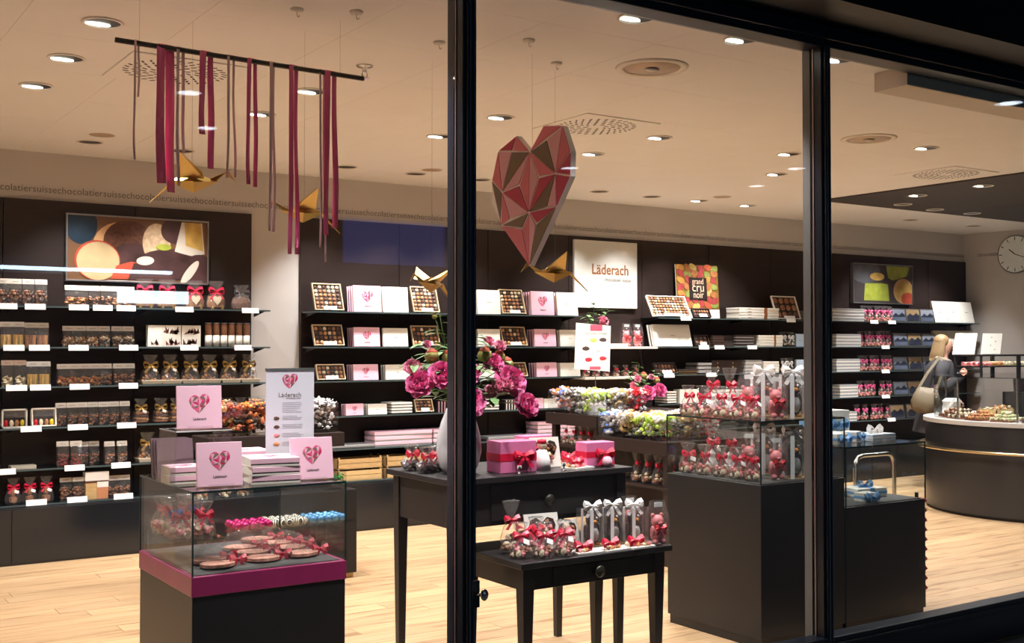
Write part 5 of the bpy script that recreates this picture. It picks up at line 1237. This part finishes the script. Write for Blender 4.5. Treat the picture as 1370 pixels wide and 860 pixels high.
for i in range(70):
    p = Vector((random.uniform(-.07,.06), random.uniform(-.06,.05), random.uniform(.03,.09))); q = p+Vector((random.uniform(-.04,.04), random.uniform(-.04,.02), random.uniform(-.01,.03)))
    mb.strip([p, (p+q)/2+Vector((0,0,.015)), q], (.3,.2,.9), .007)
mb.build('foil_shreds', mat('green_foil',(40,150,70),.25,metal=.6), t, stuff=True)
for i, c in enumerate(((60,80,190),(110,60,170),(60,80,190))):
    t = thing('peaked_bag', ('first blue','purple','second blue')[i]+' topped clear bag standing on the candy plinth', 'bag', (2.37+.13*i,7.01,.5905))
    MB().frustum(0,0,0,.11,.05,.13,.1,.02).build('film', G_film, t); mb = MB(); pile(mb, 16, .08, .03, .06, .014, (0,1)); mb.build('chocolates', [M_choc,M_whitec], t, stuff=True)
    MB().add([(-.055,-.027,.14),(.055,-.027,.14),(0,-.03,.085),(-.055,.012,.142),(.055,.012,.142)], [(0,2,1),(0,1,4,3)]).build('peaked_header', mat('header_%d' % (i % 2),c,.4), t)
t = thing('ball_tray', 'clear acrylic ledge carrying rows of foil balls', 'tray', (2.8,6.78,.43))
MB().box(-.42,-.165,0,.42,.165,.006).box(-.42,-.165,.006,.42,-.161,.03).build('ledge', G_acryl, t)
for s in (-.3,.3): MB().box(s-.006,.0,-.43,s+.006,.16,0).build('leg', G_acryl, t)
zeb = bpy.data.materials.new('zebra_foil'); zeb.use_nodes = True; nt = zeb.node_tree; b = nt.nodes['Principled BSDF']; b.inputs['Roughness'].default_value = .25
wv = nt.nodes.new('ShaderNodeTexWave'); wv.inputs['Scale'].default_value = 28; wv.inputs['Distortion'].default_value = 4; rp = nt.nodes.new('ShaderNodeValToRGB'); rp.color_ramp.interpolation = 'CONSTANT'; rp.color_ramp.elements[1].position = .5
rp.color_ramp.elements[0].color = (.02,.018,.016,1); rp.color_ramp.elements[1].color = lin((222,214,196)); tc = nt.nodes.new('ShaderNodeTexCoord'); nt.links.new(tc.outputs['Object'], wv.inputs[0]); nt.links.new(wv.outputs[0], rp.inputs[0]); nt.links.new(rp.outputs[0], b.inputs['Base Color'])
for nm, m, x0, nx in (('magenta',mat('magenta_foil',(176,24,92),.25,metal=.6),2.45,5),('zebra striped',zeb,2.68,5),('light blue',mat('blue_foil',(84,140,186),.22,metal=.6),2.94,5)):
    me = MB().ball((0,0,.026), .0245).tube([(.0246*math.cos(a), .0246*math.sin(a), .026) for a in [R(30*i) for i in range(12)]], .0008, 4, 0, None, True).mesh('foil_ball', m, True)
    for i in range(nx):
        for j in range(4):
            o = inst('foil_ball', me, None, (x0+.0505*i, 6.64+.0505*j, .4362+(.0 if j < 9 else 0)), (0,0,random.random()*3)); tag(o, '%s foil chocolate ball on the acrylic ledge' % nm, 'chocolate ball', '%s foil balls' % nm)

# ================================================================ ROUND COUNTER
CC = (10.25,6.2)
def stad(r, x1=12.3, n=28):
    return [(r*math.cos(R(90+180*i/n)), r*math.sin(R(90+180*i/n))) for i in range(n+1)] + [(x1-CC[0], -r), (x1-CC[0], r)]
t = thing('round_counter', 'large dark counter with rounded end and pale top', 'counter', (CC[0],CC[1],0))
MB().prism(stad(1.02,12.26)[::-1], 0, .05, 'z').build('toe_kick', M_black, t); MB().prism(stad(1.06)[::-1], .03, .83, 'z').build('counter_body', mat('counter_laminate',(42,42,44),.3,spec=.5), t, True)
MB().prism(stad(1.08,12.32)[::-1], .83, .868, 'z').build('counter_top', mat('counter_stone',(196,194,190),.3), t, bevel=.004)
MB().tube([(x*1.0, y*1.0, .6) for x, y in stad(1.13,12.3)[:-2]], .014, 10).build('rail', mat('brass_rail',(200,180,140),.25,metal=1.), t, True)
for i in (2,6,10,14,18,22,26):
    x, y = stad(1.06)[i]; MB().tube([(x,y,.6),(x*1.066,y*1.066,.6)], .008, 8).build('rail_bracket', M_steel, t)
for i in range(0,24):
    a, c = stad(.98)[i], stad(.98)[i+1]
    if i % 4 == 0: q = [stad(.98)[j] for j in range(i, min(i+5,29))]; MB().prism(([ (x,y) for x,y in q]+[(x*.993,y*.993) for x,y in q[::-1]])[::-1], .868, 1.26, 'z').build('curved_glass', G_case, t)
MB().prism(stad(.99,11.8)[::-1], 1.26, 1.268, 'z').build('glass_top', G_case, t)
for x, y in ((-.9,.3),(-.9,-.3),(-.3,.85),(-.3,-.85)): MB().tube([(x,y,.868),(x,y,1.26)], .009, 8).build('glass_post', M_steel, t)
TR = [[M_dark,M_choc],[M_whitec,M_dark],[M_choc,M_almond],[mat('pistachio_praline',(176,184,130),.5,var=.2),M_whitec],[M_dark,M_whitec],[M_nuts,M_choc],[M_pinkch,M_whitec],[M_choc,M_dark]]
TN = ['dark truffles','white topped truffles','caramel truffles','pistachio pralines','black and white truffles','nut pralines','pink truffles','milk truffles']
for i in range(7):
    a = R(138+17*i); r = .8; x, y = CC[0]+r*math.cos(a), CC[1]+r*math.sin(a)
    t = thing('truffle_tray', 'tray heaped with %s in the glass counter' % TN[i], 'tray', (x,y,.8685), a+R(90))
    MB().box(-.092,-.14,0,.092,.14,.012).build('tray', mat('copper_tray',(140,80,56),.4,metal=.4), t, bevel=.002)
    mb = MB()
    for k in range(5):
        for l in range(7): mb.blob((-.08+.04*k,-.12+.04*l,.024), .018, (k+l*(i % 2)) % 2, .12); 
    for k in range(4):
        for l in range(5): mb.blob((-.06+.04*k,-.08+.04*l,.05), .018, (k+i) % 2, .12)
    for k in range(2):
        for l in range(3): mb.blob((-.02+.04*k,-.04+.04*l,.076), .018, k % 2, .12)
    mb.build('truffles', TR[i], t, stuff=True)
    MB().box(.1,-.03,.0,.103,.03,.03).build('name_card', M_tagw, t)
for k, (x0, x1, c, lb) in enumerate(((9.66,10.25,[M_pinkch,M_almond,M_whitec],'black framed glass box of pink and caramel sweets above counter'),(10.28,10.95,[M_whitec,mat('pale_lime',(214,220,150),.5)],'black framed glass box of pale yellow sweets above counter'))):
    t = thing('framed_showcase', lb, 'showcase', ((x0+x1)/2,6.6,1.2685)); w = (x1-x0)/2
    for sx in (-w,w):
        for sy in (-.14,.14): MB().box(sx-.008,sy-.008,0,sx+.01,sy+.01,.2).build('frame_post', M_black, t)
    for z in (.08,.185):
        for sy in (-.14,.14): MB().box(-w-.01,sy-.01,z,w+.01,sy+.01,z+.014).build('frame_rail', M_black, t)
        for sx in (-w,w): MB().box(sx-.01,-.14,z,sx+.01,.14,z+.014).build('frame_rail', M_black, t)
    MB().box(-w,-.14,.084,w,.14,.09).build('deck', M_cream, t); MB().box(-w,-.141,.094,w,-.139,.185).build('glass_pane', G_case, t)
    mb = MB()
    for i in range(14):
        for j in range(4): mb.blob((-w+.04+(2*w-.08)*i/13,-.1+.06*j,.112), (.024,.024,.02), (i//5) % len(c), .1)
    mb.build('sweets', c, t, stuff=True)
for k, (x, rz) in enumerate(((9.78,-.5),(10.22,-.35))):
    t = thing('menu_card', ('white menu card slanting beside the customer on the counter', 'white dotted menu card standing on the counter')[k], 'card', (x,6.72,1.469), rz, None, R(-8))
    MB().hexa([(-.12,0,0),(.1,0,0),(.1,.006,0),(-.12,.006,0),(-.07,0,.21),(.15,0,.21),(.15,.006,.21),(-.07,.006,.21)]).build('card', M_cream, t); MB().box(-.12,-.03,-.002,.1,.03,.002).build('foot', G_acryl, t)
    if k:
        for i in range(4): MB().blob((.02-.01*i+.05*(i % 2),-.001,.17-.04*i), (.008,.002,.005), 0, .1, False, 8, 4).build('printed_dot', M_ink, t)
crate(9.87,6.45,.8685,.28,'pale wooden crate of biscuits inside the glass counter')
t = thing('biscuit_pile', 'pile of pale biscuits in the counter crate', 'biscuits', (9.87,6.45,.878)); mb = MB(); pile(mb, 40, .24, .16, .09, .022, (0,1), .5); mb.build('biscuits', [M_whitec, M_almond], t, stuff=True)
t = thing('till_unit', 'black till screen block behind the counter glass', 'till', (10.35,6.45,.8685)); MB().box(-.22,-.1,0,.22,.1,.24).build('till_body', M_black, t, bevel=.006); MB().hexa([(-.12,-.02,.24),(.12,-.02,.24),(.12,.04,.24),(-.12,.04,.24),(-.12,.02,.38),(.12,.02,.38),(.12,.05,.38),(-.12,.05,.38)]).build('screen', M_gloss, t)
t = thing('paper_bag', 'crumpled white paper bag on the counter end beside the customer', 'bag', (9.83,6.9,.8685)); MB().lathe([(.07,0),(.09,.03),(.075,.09),(.085,.14),(.06,.17)], 14, wob=lambda k, i: .18*math.sin(i*2.1+k*2)).build('bag_body', M_whiterb, t)

# ================================================================ THE CUSTOMER
def skin_mesh(name, verts, edges, mt, parent, root=0, sub=2):
    me = bpy.data.meshes.new(name); me.from_pydata([v[:3] for v in verts], edges, []); me.materials.append(mt)
    o = bpy.data.objects.new(name, me); COL.objects.link(o); o.parent = parent
    o.modifiers.new('skin', 'SKIN'); sv = me.skin_vertices[0].data
    for i, v in enumerate(verts):
        sv[i].radius = (v[3], v[4] if len(v) > 4 else v[3]); sv[i].use_root = (i == root)
    s = o.modifiers.new('sub', 'SUBSURF'); s.levels = s.render_levels = sub
    for p in me.polygons: p.use_smooth = True
    o.modifiers['skin'].use_smooth_shade = True
    return o
bodym = bpy.data.materials.new('skin_and_trousers'); bodym.use_nodes = True; nt = bodym.node_tree; b = nt.nodes['Principled BSDF']; b.inputs['Roughness'].default_value = .55
tc = nt.nodes.new('ShaderNodeTexCoord'); sx_ = nt.nodes.new('ShaderNodeSeparateXYZ'); nt.links.new(tc.outputs['Object'], sx_.inputs[0]); rp = nt.nodes.new('ShaderNodeValToRGB'); rp.color_ramp.interpolation = 'CONSTANT'
mr = nt.nodes.new('ShaderNodeMapRange'); mr.inputs[2].default_value = 2.0; nt.links.new(sx_.outputs[2], mr.inputs[0]); nt.links.new(mr.outputs[0], rp.inputs[0])
rp.color_ramp.elements[0].color = lin((34,32,36)); rp.color_ramp.elements[1].position = .5; rp.color_ramp.elements[1].color = lin((214,160,136)); nt.links.new(rp.outputs[0], b.inputs['Base Color'])
M_skin = mat('skin',(214,160,136),.5); M_coat = mat('grey_coat',(56,54,56),.85,var=.15,vscale=60,bump=.2,bscale=120); M_hair = mat('blonde_hair',(150,124,88),.5,var=.25,vscale=30,stretch=(6,6,.6))
pt = thing('person', 'person in grey coat standing at the counter with one hand on bag strap', 'person', (10.97,7.98,0), R(42), None, .1)
V = [(0,.01,.93,.14,.1),(0,.01,1.1,.115,.09),(0,0,1.28,.15,.1),(0,.015,1.4,.065,.06),(0,.0,1.47,.048,.05),(0,-.015,1.53,.066,.078),(0,-.012,1.6,.07,.085),(0,-.005,1.65,.045,.055),
     (.085,.01,.86,.085),(.09,-.01,.48,.055),(.09,.02,.1,.036),(.09,-.1,.035,.03),(-.085,.01,.86,.085),(-.09,.01,.48,.055),(-.09,.04,.1,.036),(-.09,-.08,.035,.03),
     (.17,.01,1.35,.05),(.23,.0,1.1,.042),(.2,-.18,.98,.03),(-.17,.01,1.35,.05),(-.235,.01,1.1,.042),(-.13,-.17,1.26,.028)]
E_ = [(0,1),(1,2),(2,3),(3,4),(4,5),(5,6),(6,7),(0,8),(8,9),(9,10),(10,11),(0,12),(12,13),(13,14),(14,15),(2,16),(16,17),(17,18),(2,19),(19,20),(20,21)]
skin_mesh('body', V, E_, bodym, pt)
def hand(c, fw, up, side):
    c, fw, up = Vector(c), Vector(fw).normalized(), Vector(up).normalized(); sd = fw.cross(up).normalized()*side; mb = MB()
    mb.blob(c+fw*.035, (.03,.036,.022), 0, .05, False, 10, 6)
    for i, l in enumerate((.062,.072,.068,.052)):
        b_ = c+fw*.06+sd*(.024-.016*i); mb.tube([b_, b_+fw*l*.45-up*.008, b_+fw*l*.7-up*.03, b_+fw*l*.55-up*.048], .0085, 7, 0, .007)
    b_ = c+fw*.02+sd*.026; mb.tube([b_, b_+sd*.02+fw*.02-up*.012, b_+sd*.018+fw*.045-up*.028], .0095, 7, 0, .008)
    return mb.build('hand', M_skin, pt, True)
hand((-.125,-.185,1.27), (.35,-.5,.45), (-.3,-.6,.5), 1); hand((.198,-.2,.97), (-.1,-.9,-.3), (0,-.3,.9), -1)
# coat: lofted trunk and two sleeves in one mesh
mb = MB(); prof = [(.58,.25,.24),(.75,.24,.22),(.92,.225,.2),(1.08,.2,.175),(1.22,.205,.175),(1.32,.2,.155),(1.39,.15,.115),(1.425,.08,.075)]
vs = [(a*math.cos(2*math.pi*i/20), b_*math.sin(2*math.pi*i/20)+.01, z) for z, a, b_ in prof for i in range(20)]
mb.add(vs, [(k*20+i, k*20+(i+1) % 20, (k+1)*20+(i+1) % 20, (k+1)*20+i) for k in range(len(prof)-1) for i in range(20)])
mb.tube([(-.15,.01,1.36),(-.2,.015,1.26),(-.24,.02,1.1),(-.22,-.04,1.1),(-.14,-.18,1.25)], .078, 12, 0, .052); mb.tube([(.15,.01,1.36),(.2,.01,1.26),(.235,.01,1.1),(.21,-.18,.99)], .078, 12, 0, .052)
mb.build('coat', M_coat, pt, True)
MB().tube([(.1*math.cos(R(30*i)), .085*math.sin(R(30*i))+.015, 1.405+.02*math.sin(R(30*i))) for i in range(12)], .03, 8, 0, None, True).build('collar', mat('fur_collar',(168,150,130),.9,var=.2,vscale=40), pt, True)
mb = MB().ball((0,.032,1.605), (.086,.088,.085), 0, 18, 10)
vs = []
for k, (z, a, b0, b1) in enumerate(((1.64,.08,-.02,.1),(1.56,.098,-.035,.115),(1.48,.105,-.03,.125),(1.42,.11,-.02,.135),(1.38,.09,.0,.13))):
    for i in range(13): q = R(-25+230*i/12); vs.append((a*math.cos(q), (b1 if math.sin(q) > 0 else -b0)*math.sin(q)+.012, z))
n5 = len(vs); vs += [(x*.86, (y-.012)*.84+.012, z) for x, y, z in vs]
fs = [(k*13+i, k*13+i+1, (k+1)*13+i+1, (k+1)*13+i) for k in range(4) for i in range(12)]
mb.add(vs, fs+[tuple(n5+j for j in f[::-1]) for f in fs]+[(52+i+1,52+i,n5+52+i,n5+52+i+1) for i in range(12)]); hr = mb.build('hair', M_hair, pt, True)
for s in (-1,1):
    MB().ball((s*.03,-.092,1.565), (.012,.006,.007)).build('eye', M_belly, pt, True); MB().ball((s*.03,-.0965,1.565), (.005,.003,.005)).build('pupil', M_dark, pt)
MB().lathe([(.004,.02),(.012,.0),(.0,-.006)], 8, (0,-.098,1.535)).build('nose', M_skin, pt, True); MB().ball((0,-.088,1.5), (.02,.006,.006)).build('mouth', M_pinkch, pt, True)
t = thing('handbag', 'slouchy beige handbag hanging at the side of the grey coat', 'handbag', (10.97,7.98,0), R(42), None, .1)
M_bag = mat('beige_leather',(112,99,76),.6,bump=.3,bscale=12)
mb = MB(); pr = [(.83,.1,.04),(.86,.16,.065),(.95,.185,.07),(1.04,.15,.05),(1.08,.1,.02)]
mb.add([(-.31+b_*math.cos(2*math.pi*i/16)*1.0, .17+a*.85*math.sin(2*math.pi*i/16), z-.01+.02*math.sin(i*1.3)) for z, a, b_ in pr for i in range(16)], [(k*16+i, k*16+(i+1) % 16, (k+1)*16+(i+1) % 16, (k+1)*16+i) for k in range(4) for i in range(16)]+[tuple(range(15,-1,-1)), tuple(64+i for i in range(16))])
mb.build('bag_body', M_bag, t, True)
MB().strip([(-.31,.27,1.04),(-.25,.17,1.25),(-.17,.05,1.44),(-.235,.0,1.33),(-.31,.08,1.04)], (0,1,.1), .03, 0, .004).build('strap', M_bag, t)

# ================================================================ ACROSS THE ARCADE (seen mirrored in the panes)
structure(MB().box(-6,-9,3.72,16,3.3,3.8).build('ceiling_arcade', mat('arcade_soffit',(20,20,24),.8)))
M_cool = mat('arcade_glow',(235,245,255),.4,emit=(225,238,255),estr=9.)
for x, y in ((3.08,-2.24),(3.73,-3.69),(8.23,-3.72),(11.26,-3.56),(10.56,-2.23),(9.28,1.41)):
    t = thing('arcade_downlight_offscreen', 'cool white downlight in the arcade ceiling facing the shop', 'downlight', (x,y,3.72), 0, 'arcade downlights')
    MB().lathe([(.1,0),(.13,0),(.125,-.012),(.1,-.012),(.1,0)], 24).build('ring', M_alu, t); MB().lathe([(0,-.002),(.1,-.002),(.1,-.006),(0,-.006)], 24).build('lamp_offscreen', M_cool, t)
    d_ = bpy.data.lights.new('arcade_beam_offscreen', 'SPOT'); d_.energy = 90; d_.color = (.8,.9,1.); d_.spot_size = R(140); d_.spot_blend = .8; d_.shadow_soft_size = .1
    o = bpy.data.objects.new('arcade_beam_offscreen', d_); COL.objects.link(o); o.location = (x,y,3.69)
structure(MB().box(-6,-6.4,0,16,-6.1,3.72).build('wall_opposite', mat('opposite_facade',(24,24,30),.8)))
t = thing('light_tube_offscreen', 'long cool white light tube on the facade across the arcade', 'lamp', (1.6,-6.0,2.41)); MB().tube([(-2.6,0,0),(2.5,0,0)], .022, 10).build('tube_offscreen', mat('tube_glow',(235,245,255),.4,emit=(200,232,255),estr=16.), t, True); MB().box(-2.62,-.09,-.05,2.52,-.02,-.03).build('tube_housing', M_alu, t)
t = thing('light_box_sign_offscreen', 'bright white light box sign on the facade across the arcade', 'sign', (3.9,-6.0,2.05)); MB().box(-.4,-.09,0,.4,0,.145).build('light_box_offscreen', mat('sign_glow',(240,250,255),.4,emit=(214,240,255),estr=14.), t); MB().box(-.41,-.1,-.01,.41,-.09,.155).build('back_plate', M_alu, t)
t = thing('lit_blue_window_offscreen', 'blue lit window in the facade across the arcade', 'window', (7.1,-6.05,2.63)); MB().box(-.76,-.03,0,.76,0,.58).build('pane_offscreen', mat('blue_glow',(60,90,190),.4,emit=(70,96,176),estr=1.4), t); MB().box(-.8,-.05,-.04,.8,-.03,.62).build('frame', M_black, t)
